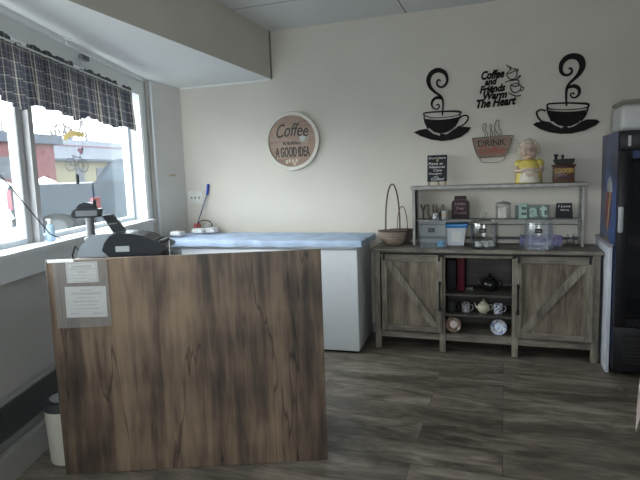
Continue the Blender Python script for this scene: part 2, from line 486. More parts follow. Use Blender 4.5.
CABD = wood('dark_shelf_wood', [(0.022, 0.020, 0.018), (0.040, 0.037, 0.033), (0.062, 0.057, 0.051), (0.085, 0.078, 0.07)],
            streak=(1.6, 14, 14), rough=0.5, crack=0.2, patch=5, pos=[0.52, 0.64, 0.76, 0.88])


def floor_mat():
    m, t, b = nt('grey_brown_vinyl_planks')
    N, L = t.nodes, t.links
    tc = N.new('ShaderNodeTexCoord')
    br = N.new('ShaderNodeTexBrick')
    br.inputs['Scale'].default_value = 1.0
    br.inputs['Brick Width'].default_value = 1.22
    br.inputs['Row Height'].default_value = 0.235
    br.inputs['Mortar Size'].default_value = 0.0016
    br.inputs['Mortar Smooth'].default_value = 0.2
    br.inputs['Bias'].default_value = 0.0
    br.offset = 0.37
    br.inputs['Color1'].default_value = (0, 0, 0, 1)
    br.inputs['Color2'].default_value = (1, 1, 1, 1)
    br.inputs['Mortar'].default_value = (0.5, 0.5, 0.5, 1)
    L.new(tc.outputs['Object'], br.inputs['Vector'])
    mp = N.new('ShaderNodeMapping'); mp.inputs['Scale'].default_value = (1.1, 4.6, 1)
    L.new(tc.outputs['Object'], mp.inputs[0])
    cb = N.new('ShaderNodeCombineXYZ')
    k = N.new('ShaderNodeMath'); k.operation = 'MULTIPLY'; k.inputs[1].default_value = 17.0
    L.new(br.outputs['Color'], k.inputs[0]); L.new(k.outputs[0], cb.inputs['Z']); L.new(k.outputs[0], cb.inputs['X'])
    va = N.new('ShaderNodeVectorMath'); va.operation = 'ADD'
    L.new(mp.outputs[0], va.inputs[0]); L.new(cb.outputs[0], va.inputs[1])
    n1 = N.new('ShaderNodeTexNoise'); n1.inputs['Scale'].default_value = 1.5; n1.inputs['Detail'].default_value = 6
    n1.inputs['Roughness'].default_value = 0.65; n1.inputs['Distortion'].default_value = 0.6
    L.new(va.outputs[0], n1.inputs['Vector'])
    n2 = N.new('ShaderNodeTexNoise'); n2.inputs['Scale'].default_value = 9; n2.inputs['Detail'].default_value = 4
    L.new(va.outputs[0], n2.inputs['Vector'])
    a = N.new('ShaderNodeMath'); a.operation = 'MULTIPLY_ADD'; a.inputs[1].default_value = 0.3
    L.new(n2.outputs['Fac'], a.inputs[0]); L.new(n1.outputs['Fac'], a.inputs[2])
    a2 = N.new('ShaderNodeMath'); a2.operation = 'MULTIPLY_ADD'; a2.inputs[1].default_value = 0.05
    L.new(br.outputs['Color'], a2.inputs[0]); L.new(a.outputs[0], a2.inputs[2])
    cr = N.new('ShaderNodeValToRGB'); e = cr.color_ramp.elements
    e[0].position = 0.53; e[0].color = (0.072, 0.060, 0.049, 1)
    e[1].position = 0.86; e[1].color = (0.31, 0.272, 0.22, 1)
    x = e.new(0.64); x.color = (0.13, 0.112, 0.09, 1)
    x = e.new(0.75); x.color = (0.205, 0.178, 0.143, 1)
    L.new(a2.outputs[0], cr.inputs[0])
    mx = N.new('ShaderNodeMixRGB'); mx.inputs[2].default_value = (0.035, 0.03, 0.027, 1)
    L.new(br.outputs['Fac'], mx.inputs[0]); L.new(cr.outputs[0], mx.inputs[1])
    L.new(mx.outputs[0], b.inputs['Base Color'])
    b.inputs['Roughness'].default_value = 0.36
    b.inputs['Specular IOR Level'].default_value = 0.45
    bp = N.new('ShaderNodeBump'); bp.inputs['Strength'].default_value = 0.12; bp.inputs['Distance'].default_value = 0.004
    L.new(a.outputs[0], bp.inputs['Height']); L.new(bp.outputs[0], b.inputs['Normal'])
    return m


def ceil_mat():
    """white panels with thin dark seams (2 ft by 4 ft)"""
    m, t, b = nt('white_ceiling_panels')
    N, L = t.nodes, t.links
    tc = N.new('ShaderNodeTexCoord')
    mp = N.new('ShaderNodeMapping'); mp.inputs['Location'].default_value = (0.822, -4.07, 0)
    L.new(tc.outputs['Object'], mp.inputs[0])
    br = N.new('ShaderNodeTexBrick'); br.offset = 0.0
    br.inputs['Scale'].default_value = 1.0
    br.inputs['Brick Width'].default_value = 2.44; br.inputs['Row Height'].default_value = 1.22
    br.inputs['Mortar Size'].default_value = 0.006
    br.inputs['Color1'].default_value = (0.66, 0.67, 0.66, 1); br.inputs['Color2'].default_value = (0.68, 0.69, 0.68, 1)
    br.inputs['Mortar'].default_value = (0.16, 0.16, 0.16, 1)
    L.new(mp.outputs[0], br.inputs['Vector']); L.new(br.outputs['Color'], b.inputs['Base Color'])
    b.inputs['Roughness'].default_value = 0.7
    return m


# ------------------------------------------------------------------ room shell
ZC = 2.88
D = 4.80
XR = 3.4
YF = -1.6
SEND = (4.3 - YF) / WD.y       # where the window wall meets the front wall
PFX = ww(SEND, 0, 0).x
struct('floor', MB().prism([(-3.25, D), (XR, D), (XR, YF), (PFX, YF), (-3.25, 4.3)], -0.05, 0.0, 'xy'), floor_mat())
struct('ceiling', MB().prism([(-3.3, D), (XR, D), (XR, YF), (PFX, YF), (-3.3, 4.3)], ZC, ZC + 0.08, 'xy'), ceil_mat())
struct('wall_back', MB().box(-3.4, XR + 0.15, D, D + 0.15, 0, ZC), WALL)
struct('wall_right', MB().box(XR, XR + 0.15, YF, D, 0, ZC), WALL)
b = MB()                                                       # wall behind the camera; unseen opening added and sized to let daylight in
b.box(PFX - 0.2, -1.05, YF - 0.15, YF, 0, ZC).box(0.85, XR + 0.15, YF - 0.15, YF, 0, ZC)
b.box(-1.05, 0.85, YF - 0.15, YF, 2.3, ZC).box(-1.05, 0.85, YF - 0.15, YF, 0, 0.9)
struct('wall_front', b, WALL)

S0, S1, ZB, ZT = 0.17, 3.5, 1.14, 2.31


def wbox(mb, s0, s1, o0, o1, z0, z1):
    k = len(mb.v)
    mb.box(s0, s1, o0, o1, z0, z1)
    mb.v[k:] = [tuple(ww(v[0], v[1], v[2])) for v in mb.v[k:]]
    return mb


b = MB()
wbox(b, -0.03, S0, -0.15, 0, 0, ZC); wbox(b, S1, SEND + 0.05, -0.15, 0, 0, ZC)
wbox(b, S0, S1, -0.15, 0, 0, ZB - 0.02); wbox(b, S0, S1, -0.15, 0, ZT, ZC)
struct('wall_left', b, WALLG)
struct('wall_left_corner', MB().prism([(-3.16, 4.33), (-3.16, D), (-3.4, D), (-3.4, 4.33)], 0, ZC, 'xy'), mat('corner_paint_bounce_lit', (0.68, 0.67, 0.645), 0.7, var=0.03, scale=2.5))  # lighter copy of the wall paint: bounced light put into the colour
struct('trim_1', MB().tube([(-3.168, 4.325, 0), (-3.168, 4.325, 2.44)], 0.014, 8), TRIMW)

# soffit over the window: grey fascia, white underside
sof = [(-2.13, D), (-3.16, D), (-3.16, 4.33), (ww(0, 0, 0).x, 4.3), tuple(ww(3.55, 0, 0)[:2])]
so = MB().prism(sof, 2.44, ZC, 'xy')
o = struct('wall_soffit', so, [WALL, SOFP])
for p in o.data.polygons:
    if p.normal.z < -0.9: p.material_index = 1
b = MB().prism([(-3.15, D - 0.012), (-2.14, D - 0.012), (-2.14, D), (-3.15, D)], 2.425, 2.44, 'xy')
struct('trim_2', b, SOFP)
struct('trim_3', MB().box(-2.142, -2.118, D - 0.012, D, 2.44, ZC), mat('dark_grey_trim', (0.16, 0.155, 0.145), 0.7))  # dark strip down the line where fascia meets back wall
struct('baseboard_back', MB().box(-3.16, XR, D - 0.014, D, 0, 0.09), mat('grey_baseboard', (0.30, 0.30, 0.29), 0.5))

# ------------------------------------------------------------------ the window
win = bpy.data.objects.new('window_1', None); COL.objects.link(win)
win.location = ww(0, 0, ZB); win['kind'] = 'structure'
b = MB()                                                       # lining of the opening, its head, side and casing board
wbox(b, S0 - 0.0, S0 + 0.025, -0.17, 0.012, ZB, ZT); wbox(b, S0, S1, -0.17, 0.012, ZT - 0.025, ZT)
wbox(b, S1 - 0.025, S1, -0.17, 0.012, ZB, ZT)
wbox(b, S0 - 0.09, S0 + 0.005, 0.0, 0.02, ZB - 0.12, 2.44)
wbox(b, S0 + 0.005, S1 + 0.09, 0.0, 0.022, ZT - 0.01, 2.44); wbox(b, S0 + 0.005, S1 + 0.09, 0.022, 0.045, 2.405, 2.44)
b.build('window_frame', TRIMW, win)
b = MB()
wbox(b, S0 - 0.02, S1 + 0.05, -0.17, 0.065, ZB - 0.02, ZB + 0.012)
wbox(b, S0 - 0.02, S1 + 0.05, 0.0, 0.035, ZB - 0.14, ZB - 0.02)
b.build('window_sill', TRIMW, win)
b = MB()
for s in (1.885,):
    wbox(b, s - 0.065, s - 0.015, -0.155, -0.075, ZB + 0.01, ZT - 0.02); wbox(b, s + 0.0, s + 0.055, -0.17, -0.11, ZB + 0.01, ZT - 0.02)
    wbox(b, s - 0.015, s + 0.0, -0.165, -0.13, ZB + 0.01, ZT - 0.02)
b.build('mullion', mat('grey_vinyl', (0.48, 0.48, 0.49), 0.4, var=0.04), win)
b = MB()
for a0, a1, aw in ((S0 + 0.025, 1.83, 0.045), (1.936, S1 - 0.025, 0.010)):
    wbox(b, a0, a0 + aw, -0.16 if aw > .02 else -0.125, -0.10 if aw > .02 else -0.115, ZB + 0.012, ZT - 0.025); wbox(b, a1 - 0.03, a1, -0.16, -0.11, ZB + 0.012, ZT - 0.025)
    wbox(b, a0 + aw, a1 - 0.03, -0.16, -0.11, ZB + 0.012, ZB + 0.045); wbox(b, a0 + aw, a1 - 0.03, -0.16, -0.11, ZT - 0.06, ZT - 0.025)
b.build('sash', mat('white_vinyl_sash', (0.66, 0.72, 0.78), 0.35, var=0.03), win)
for a0, a1 in ((S0 + 0.07, 1.80), (1.946, S1 - 0.055)):
    b = MB(); wbox(b, a0 - .004, a1 + .004, -0.138, -0.134, ZB + 0.042, ZT - 0.057)
    b.build('pane', GLASSW, win)
# unseen glazing added behind the camera to light the room from the front
w2 = bpy.data.objects.new('window_added', None); COL.objects.link(w2); w2.location = (-0.1, YF, 0.9); w2['kind'] = 'structure'
b = MB().box(-1.05, 0.85, YF - 0.12, YF - 0.06, 0.9, 0.96).box(-1.05, 0.85, YF - 0.12, YF - 0.06, 2.24, 2.3)
for x in (-1.05, -0.13, 0.79): b.box(x, x + 0.06, YF - 0.12, YF - 0.06, 0.96, 2.24)
b.build('window_frame', TRIMW, w2)
for x in (-0.99, -0.07): MB().box(x, x + 0.86, YF - 0.092, YF - 0.088, 0.96, 2.24).build('pane', GLASSW, w2)

# ------------------------------------------------------------------ outdoors
OUT = 0.42
snow = mat('snow', (0.72, 0.76, 0.80), 0.8, var=0.04, scale=1.5)
struct('ground_outside', MB().prism([(-120, -60), (-3.62, -60), (-3.62, 60), (-120, 60)], -0.25, -0.16, 'xy'),
       mat('snowy_asphalt', (0.12, 0.125, 0.13), 0.85, var=0.35, scale=0.6))
b = MB()
prof = []
for i in range(41):
    for j in range(7):
        y = 3 + i * 0.345; t = j / 6
        prof.append((-16.0 - t * 3.5, y, -0.16 + (1.95 + 0.25 * math.sin(y * 1.1) + 0.15 * math.sin(y * 2.7)) * math.sin(PI * t) ** 0.7))
b.add(prof, [(i * 7 + j, i * 7 + j + 1, (i + 1) * 7 + j + 1, (i + 1) * 7 + j) for i in range(40) for j in range(6)], True)
tag(b.build('snow_bank', snow), 'white ploughed snow bank in front of the red brick building', 'snow bank')

# pale yellow building
def siding(name, col, k, sc=(0, 0, 3.5)):
    return mat(name, col, 0.8, var=k, scale=1.2)


yb = thing('yellow_building', 'low pale yellow building with long grey roof seen beyond the pickup', 'building', (-27, 33, -0.16))
MB().box(-33, -27, 25.6, 45, -0.16, 3.25).build('wall', siding('pale_yellow_siding', (0.105, 0.10, 0.062), 0.05), yb)
b = MB().prism([(-26.5, 3.15), (-30, 4.75), (-33.5, 3.15), (-33.5, 3.0), (-26.5, 3.0)], 25.0, 45.5, 'xz')
b.v = [(x, y, z) for x, y, z in b.v]
b.build('roof', siding('grey_blue_roof', (0.040, 0.048, 0.062), 0.08), yb)
MB().box(-28.72, -28.62, 25.0, 45.5, 3.98, 4.22).build('roof_reflection', mat('pink_reflection', (0.08, 0.045, 0.06), 0.8), yb)  # pinkish reflection on the roof, modelled as a coloured strip
for y in (28.2, 30.1, 33.5):
    wdw = MB().box(-27.06, -26.96, y, y + 0.75, 1.2, 2.6).build('window', mat('dull_window', (0.03, 0.038, 0.05), 0.3), yb)
rb = thing('brick_building', 'red brick building seen through the window behind the mullion', 'building', (-24, 17, -0.16))
MB().box(-32, -24, 8.0, 23.6, -0.16, 3.75).build('wall', mat('red_brick', (0.075, 0.028, 0.03), 0.85, var=0.15, scale=3), rb)
MB().box(-32.3, -23.7, 7.6, 24.0, 3.75, 4.25).build('parapet', mat('slate_parapet', (0.036, 0.044, 0.06), 0.8), rb)
for y in (12.5, 16.0, 19.6):
    MB().box(-24.06, -23.96, y, y + 1.1, 1.9, 3.0).build('window', mat('dull_window', (0.03, 0.038, 0.05), 0.3), rb)


def bare_tree(base, h, seed, label):
    rnd = random.Random(seed)
    tr = thing('bare_tree', label, 'tree', base, 0, 'bare trees beyond the street')
    tk = MB(); br = MB()
    B = Vector(base)

    def grow(p, d, L, r, lvl):
        q = p + d * L
        (tk if lvl < 1 else br).tube([p, (p + q) / 2 + Vector((rnd.uniform(-.05, .05), rnd.uniform(-.05, .05), 0)) * L, q], [r, r * .85, r * .68], 5, caps=False)
        if lvl >= 5: return
        for k in range(3 if lvl < 3 else 2):
            a = Vector((rnd.uniform(-1, 1), rnd.uniform(-1, 1), rnd.uniform(-0.1, 0.6)))
            nd = (d * 0.9 + a * 0.75).normalized()
            grow(q, nd, L * rnd.uniform(.62, .8), r * .68, lvl + 1)
    grow(B, Vector((0, 0, 1)), h * 0.32, h * 0.030, 0)
    bm_ = mat('bare_bark', (0.10, 0.095, 0.095), 0.9)
    tk.build('trunk', bm_, tr); br.build('branches', bm_, tr)
    return tr


bare_tree((-44, 46, -0.16), 9.5, 3, 'tall bare tree rising behind the yellow building roof')
bare_tree((-52, 43, -0.16), 9.5, 8, 'bare tree rising above the red brick building')

# pickup truck parked alongside
TX = -7.6
tk = thing('pickup_truck', 'dark blue-grey pickup truck parked outside the window', 'pickup truck', (TX, 6.4, -0.16))
TP = mat('truck_paint', (0.016, 0.024, 0.034), 0.45, var=0.08, scale=1.2)
TG = mat('truck_window', (0.018, 0.032, 0.048), 0.2, var=0.05)


def ypr(poly, x0, x1, mb=None):
    return (mb or MB()).prism(poly, x0, x1, 'yz')


arch = lambda yc, r: [(yc + r * math.cos(a), 0.62 + r * math.sin(a) - 0.25) for a in [PI * k / 8 for k in range(9)]]
bed = [(6.42, 0.62), (6.40, 1.48), (6.45, 1.52), (8.35, 1.52), (8.35, 0.42)] + arch(7.45, 0.42) + [(6.5, 0.42)]
ypr([(6.42, 0.85), (6.40, 1.47), (6.46, 1.52), (8.33, 1.52), (8.33, 0.55), (7.92, 0.55), (7.82, 0.68), (7.6, 0.76), (7.3, 0.76), (7.08, 0.68), (6.98, 0.55), (6.55, 0.58)], TX - 1.9, TX).build('bed', TP, tk)
MB().box(TX - 1.9, TX + 0.012, 6.44, 8.34, 1.515, 1.545).build('bed_rail', mat('pale_bed_rail', (0.3, 0.33, 0.36), 0.4), tk)
cb = [(8.37, 0.35), (8.37, 1.5), (8.42, 1.55), (8.74, 2.02), (9.0, 2.12), (10.3, 2.10), (11.15, 1.5), (12.3, 1.38), (12.45, 1.1), (12.45, 0.5), (12.1, 0.4), (11.95, 0.7), (11.7, 0.82), (11.4, 0.82), (11.15, 0.7), (11.05, 0.35)]
ypr(cb, TX - 1.88, TX - 0.01).build('cab', TP, tk)
ypr([(8.55, 1.56), (8.82, 1.96), (9.0, 2.03), (9.55, 2.03), (9.55, 1.54)], TX - 0.02, TX + 0.01).build('side_window', TG, tk)
ypr([(9.62, 1.54), (9.62, 2.03), (10.25, 2.02), (10.9, 1.54)], TX - 0.02, TX + 0.01).build('side_window', TG, tk)
for z in (TX - 0.06, TX - 1.84):
    MB().box(z - 0.0, z + 0.07, 6.36, 6.46, 0.92, 1.40).build('tail_light', mat('red_lens', (0.55, 0.05, 0.07), 0.3), tk)
MB().rbox(TX - 1.9, TX, 6.2, 6.42, 0.45, 0.68, 0.03).build('bumper', mat('bumper_metal', (0.5, 0.52, 0.54), 0.3, 0.5), tk)
MB().box(TX - 1.7, TX - .25, 6.5, 12.2, 0.32, 0.6).build('chassis', mat('tyre_rubber', (0.010, 0.011, 0.012), 0.9), tk)
for y in (7.45, 11.55):
    for x in (TX - 0.16, TX - 1.75):
        w = MB(); w.lathe([(0.2, -0.12), (0.36, -0.12), (0.4, -0.08), (0.4, 0.08), (0.36, 0.12), (0.2, 0.12)], (0, 0, 0), 28)
        w.move(Matrix.Translation((x, y, 0.40)) @ Matrix.Rotation(PI / 2, 4, 'Y'))
        wh = w.build('wheel', mat('tyre_rubber', (0.010, 0.011, 0.012), 0.9), tk)
        h = MB(); h.lathe([(0.02, -0.125), (0.21, -0.125), (0.21, 0.125), (0.02, 0.125)], (0, 0, 0), 20)
        h.move(Matrix.Translation((x, y, 0.40)) @ Matrix.Rotation(PI / 2, 4, 'Y'))
        h.build('hub_cap', mat('dull_hub', (0.05, 0.055, 0.06), 0.5), wh)

tk.location = (-11.62, 9.87, -0.16)
tk.rotation_euler = (0, 0, math.radians(-51))

# ------------------------------------------------------------------ service counter (local x along its face, y towards the back)
CT = math.atan2(0.372, 0.928)
ctr = thing('service_counter', 'brown wood-grain service counter with papers taped on its front panel', 'counter', (-2.144, 1.989, 0), CT)


def lb(mb, name, m, par):            # shapes given in the parent's own frame
    return mb.build(name, m, par, world=False)


lb(MB().rbox(0, 1.366, 0, 0.02, 0.002, 1.13, 0.0015, 1), 'front_panel', PANELW, ctr)
lb(MB().rbox(0.02, 1.35, 0.022, 0.58, 0.985, 1.01, 0.002, 1), 'worktop', mat('dark_worktop', (0.10, 0.09, 0.085), 0.4), ctr)
for x in (0.30, 1.30):
    lb(MB().box(x, x + 0.018, 0.022, 0.52, 0.002, 0.984), 'side_panel', PANELW, ctr)
lb(MB().box(0.32, 1.298, 0.10, 0.50, 0.45, 0.47), 'shelf', mat('dark_worktop', (0.10, 0.09, 0.085), 0.4), ctr)


def local_words(mb, txt, x0, x1, z0, z1, y, **k):
    return words(mb, txt, x0, x1, z0, z1, y, **k)


# two printed notices in a clear sleeve
ns = thing('document_sleeve', 'clear plastic sleeve taped at the top corner of the counter front', 'sleeve', tuple(wm(ctr) @ Vector((0.165, 0, 0.78))), CT)
W_ = wm(ctr).inverted()


def onctr(mb):
    mb.v = [tuple(wm(ctr) @ Vector(v)) for v in mb.v]
    return mb


onctr(MB().box(0.035, 0.30, -0.0075, -0.0065, 0.785, 1.128)).build('film', SLEEVE, ns)
onctr(MB().box(0.012, 0.14, -0.0078, -0.0003, 1.118, 1.1325)).build('tape', mat('white_tape', (0.8, 0.8, 0.8), 0.4), ns)


def sheet(name, label, x0, x1, z0, z1, lines, tilt=0.0, frame=False):
    t = thing(name, label, 'paper notice', tuple(wm(ctr) @ Vector(((x0 + x1) / 2, -0.003, z0))), CT, 'notices taped on the counter')
    R = Matrix.Translation(((x0 + x1) / 2, 0, z0)) @ Matrix.Rotation(tilt, 4, 'Y') @ Matrix.Translation((-(x0 + x1) / 2, 0, -z0))
    onctr(MB().box(x0, x1, -0.003, -0.0015, z0, z1).move(R)).build('sheet', PAPER, t)
    m = MB()
    for txt, a, b_, zz, h in lines:
        xa = x0 + (x1 - x0) * a; xb = x0 + (x1 - x0) * b_
        zc = z0 + (z1 - z0) * zz
        words(m, txt, xa, xb, zc, zc + h, -0.0032, 0.0006)
    if frame:
        for f in ((x0 + .006, x1 - .006, z0 + .005, z0 + .0065), (x0 + .006, x1 - .006, z1 - .0065, z1 - .005),
                  (x0 + .006, x0 + .0075, z0 + .005, z1 - .005), (x1 - .0075, x1 - .006, z0 + .005, z1 - .005)):
            m.box(f[0], f[1], -0.0038, -0.003, f[2], f[3])
    onctr(m.move(R)).build('printing', mat('grey_print', (0.25, 0.25, 0.26), 0.7), t)


sheet('notice_card', 'small cream notice with a thin border, upper one in the clear sleeve', 0.098, 0.252, 1.012, 1.116,
      [('SALES AND REFUNDS ARE', .2, .8, .74, .010), ('SUBJECT TO THE STORE POLICY', .12, .9, .61, .009), ('NOTICE', .36, .64, .48, .009),
       ('please ask at the counter for', .15, .85, .33, .006), ('details of the policy', .1, .62, .18, .007), ('thank you', .7, .93, .10, .007)], 0.0, True)
sheet('notice_sheet', 'larger white printed sheet, lower one in the clear sleeve', 0.080, 0.282, 0.835, 0.992,
      [('State of the', .38, .66, .86, .008), ('CERTIFICATE OF REGISTRATION', .16, .88, .74, .010), ('is hereby granted to', .3, .72, .62, .007),
       ('the holder named below', .2, .8, .50, .008), ('for the place of business', .25, .78, .38, .007), ('and shall remain posted', .2, .82, .26, .007),
       ('signed', .1, .3, .10, .008), ('director', .66, .9, .10, .008)], math.radians(1.2))

# ------------------------------------------------------------------ cash register (side profile along the counter)
reg = thing('cash_register', 'dark grey cash register with a pole display standing behind the counter panel', 'cash register', tuple(wm(ctr) @ Vector((0.34, 0.30, 1.0105))), CT)
RG = mat('register_charcoal', (0.020, 0.023, 0.028), 0.32, var=0.05)
RL = mat('register_reflection_grey', (0.22, 0.25, 0.28), 0.25, var=0.03)
REGM = wm(ctr)


def rg(mb, name, m, par=None):
    mb.v = [tuple(REGM @ Vector(v)) for v in mb.v]
    return mb.build(name, m, par or reg)


rg(MB().rbox(0.085, 0.585, 0.125, 0.40, 1.011, 1.115, 0.008), 'cash_drawer', RG)
body = [(0.27, 1.116), (0.235, 1.15), (0.25, 1.19), (0.275, 1.222), (0.31, 1.238), (0.38, 1.236), (0.45, 1.222), (0.50, 1.196), (0.555, 1.174), (0.568, 1.164), (0.566, 1.15), (0.545, 1.14), (0.535, 1.116)]
rg(MB().prism(body, 0.125, 0.33), 'body', RG)
rear = [(0.105, 1.118), (0.105, 1.135), (0.118, 1.175), (0.150, 1.205), (0.185, 1.235), (0.31, 1.240), (0.272, 1.224), (0.245, 1.19), (0.23, 1.15), (0.262, 1.118)]
rg(MB().prism(rear, 0.135, 0.33), 'rear_cover', RL)  # grey-blue reflection on this end put into its lighter colour
kb = MB()
for i in range(5):
    for j in range(4):
        x = 0.39 + i * 0.032; z = 1.225 - (x - 0.38) * 0.27
        kb.rbox(x, x + 0.026, 0.15 + j * 0.04, 0.182 + j * 0.04, z - 0.006, z + 0.002, 0.002, 1)
rg(kb, 'keypad', mat('charcoal_keys', (0.07, 0.07, 0.08), 0.5))
rg(MB().box(0.305, 0.375, 0.1228, 0.125, 1.143, 1.172), 'sticker', mat('grey_sticker', (0.33, 0.36, 0.38), 0.5))
rg(MB().lathe([(0.055, 0), (0.052, 0.012), (0.03, 0.02)], (0.175, 0.20, 1.205), 24), 'pole_base', RG)
rg(MB().lathe([(0.021, 0), (0.021, 0.125)], (0.165, 0.18, 1.20), 20), 'pole', mat('register_pole', (0.13, 0.14, 0.15), 0.35))
pd = rg(MB().prism([(0.078, 1.335), (0.095, 1.322), (0.222, 1.326), (0.228, 1.368), (0.105, 1.372), (0.088, 1.360)], 0.155, 0.205), 'customer_display', RG)
rg(MB().box(0.105, 0.215, 0.1535, 0.1555, 1.333, 1.362), 'display_window', mat('dim_display', (0.16, 0.17, 0.18), 0.15), pd)
hp = [(0.155 + 0.05 * math.cos(a), 1.369 + 0.034 * math.sin(a)) for a in [PI * k / 12 for k in range(13)]]
rg(MB().prism(hp, 0.165, 0.20), 'display_back', RG, pd)
rg(MB().rbox(0.188, 0.204, 0.175, 0.188, 1.37, 1.415, 0.003, 1), 'latch', RG, pd)
od = rg(MB().prism([(0.222, 1.330), (0.272, 1.334), (0.335, 1.245), (0.272, 1.238)], 0.20, 0.235), 'operator_display', RG)
rg(MB().prism([(0.250, 1.287), (0.298, 1.291), (0.302, 1.284), (0.255, 1.280)], 0.197, 0.2005), 'display_stripe', mat('dim_display', (0.16, 0.17, 0.18), 0.15), od)
rg(MB().prism([(0.285, 1.236), (0.33, 1.236), (0.32, 1.255), (0.29, 1.255)], 0.205, 0.24), 'display_hinge', RL, od)
rg(MB().tube([(0.10, 0.2, 1.13), (0.06, 0.22, 1.17), (0.03, 0.25, 1.12), (0.025, 0.28, 1.012)], 0.005), 'power_cable', BLACKM)

# thin clear card stand wire on the counter edge
tag(solo(onctr(MB().tube([(0.600, 0.05, 1.0105), (0.600, 0.05, 1.20)], 0.0016, 6).box(0.575, 0.625, 0.04, 0.06, 1.0105, 1.014)), 'wire_clip_stand', WHITEP,
         'thin white wire stand behind the counter panel beside the cash register', 'wire stand', tuple(wm(ctr) @ Vector((0.6, 0.05, 1.0105)))))

# waste bin
wb_ = thing('waste_bin', 'cream waste bin with a dark lid tucked beside the counter end', 'waste bin', (-2.262, 2.135, 0), 0.25)
lb(MB().lathe([(0.088, 0.002), (0.092, 0.01), (0.102, 0.305)], (0, 0, 0), 4 * 8), 'bin_body', mat('cream_plastic', (0.62, 0.60, 0.52), 0.5, var=0.02), wb_)
wb_.children[0].data.update()
lb(MB().lathe([(0.106, 0.30), (0.106, 0.325), (0.096, 0.345), (0.02, 0.352)], (0, 0, 0), 32), 'bin_lid', mat('dark_grey_plastic', (0.05, 0.055, 0.06), 0.4), wb_)
lb(MB().lathe([(0.07, 0.3495), (0.072, 0.356), (0.05, 0.360)], (0, 0, 0), 32), 'lid_flap', mat('pale_grey_plastic', (0.3, 0.32, 0.34), 0.4), wb_)

# baseboard heater along the window wall
bh = thing('baseboard_heater', 'long grey baseboard heater running under the window', 'heater', tuple(ww(2.3, 0.04, 0)), WROT)
HG = mat('heater_grey', (0.27, 0.275, 0.27), 0.45, var=0.03)


def wshape(mb):
    mb.v = [tuple(ww(v[0], v[1], v[2])) for v in mb.v]
    return mb


wshape(MB().prism([(0.002, 0.415), (0.035, 0.415), (0.05, 0.40), (0.05, 0.06), (0.002, 0.06)], 0.5, 4.2, 'yz')).build('cover', HG, bh)
g = MB()
for i in range(15):
    z = 0.23 + i * 0.0115
    g.box(0.52, 4.18, 0.05, 0.058, z, z + 0.006)
wshape(g).build('grille', mat('heater_grille', (0.10, 0.105, 0.11), 0.5), bh)
wshape(MB().box(0.5, 4.2, 0.05, 0.0615, 0.405, 0.412).box(0.5, 4.2, 0.05, 0.064, 0.20, 0.222)).build('grille_frame', HG, bh)
b = MB(); wbox(b, 0.3, SEND - 0.3, 0.0, 0.068, 0, 0.155); wbox(b, 0.3, SEND - 0.3, 0.0, 0.058, 0.155, 0.175)
struct('baseboard_left', b, mat('pale_baseboard', (0.40, 0.40, 0.385), 0.5))
for c in bh.children:
    pass

# ------------------------------------------------------------------ window dressings
def plaid():
    m, t, b = nt('blue_plaid_cotton')
    N, L = t.nodes, t.links
    uv = N.new('ShaderNodeUVMap')
    sp = N.new('ShaderNodeSeparateXYZ'); L.new(uv.outputs[0], sp.inputs[0])

    def bands(src, period, stops):
        a = N.new('ShaderNodeMath'); a.operation = 'MULTIPLY'; a.inputs[1].default_value = 1 / period
        f = N.new('ShaderNodeMath'); f.operation = 'FRACT'
        L.new(src, a.inputs[0]); L.new(a.outputs[0], f.inputs[0])
        r = N.new('ShaderNodeValToRGB'); r.color_ramp.interpolation = 'CONSTANT'
        e = r.color_ramp.elements
        while len(e) < len(stops): e.new(0.5)
        for i, (p, c) in enumerate(stops):
            e[i].position = p; e[i].color = (*c, 1)
        L.new(f.outputs[0], r.inputs[0])
        return r
    navy = (0.040, 0.042, 0.055); slate = (0.105, 0.107, 0.12); cream = (0.33, 0.31, 0.26); dk = (0.022, 0.023, 0.03)
    st = [(0, navy), (0.22, slate), (0.27, navy), (0.34, cream), (0.44, dk), (0.56, slate), (0.62, dk), (0.70, navy), (0.86, cream), (0.89, navy)]
    r1 = bands(sp.outputs[0], 0.115, st); r2 = bands(sp.outputs[1], 0.085, st)
    mx = N.new('ShaderNodeMixRGB'); mx.inputs[0].default_value = 0.36
    L.new(r1.outputs[0], mx.inputs[1]); L.new(r2.outputs[0], mx.inputs[2])
    L.new(mx.outputs[0], b.inputs['Base Color']); b.inputs['Roughness'].default_value = 0.9
    tr = N.new('ShaderNodeBsdfTranslucent'); L.new(mx.outputs[0], tr.inputs[0])
    ms = N.new('ShaderNodeMixShader'); ms.inputs[0].default_value = 0.35
    L.new(b.outputs[0], ms.inputs[1]); L.new(tr.outputs[0], ms.inputs[2])
    L.new(ms.outputs[0], N['Material Output'].inputs[0])
    return m


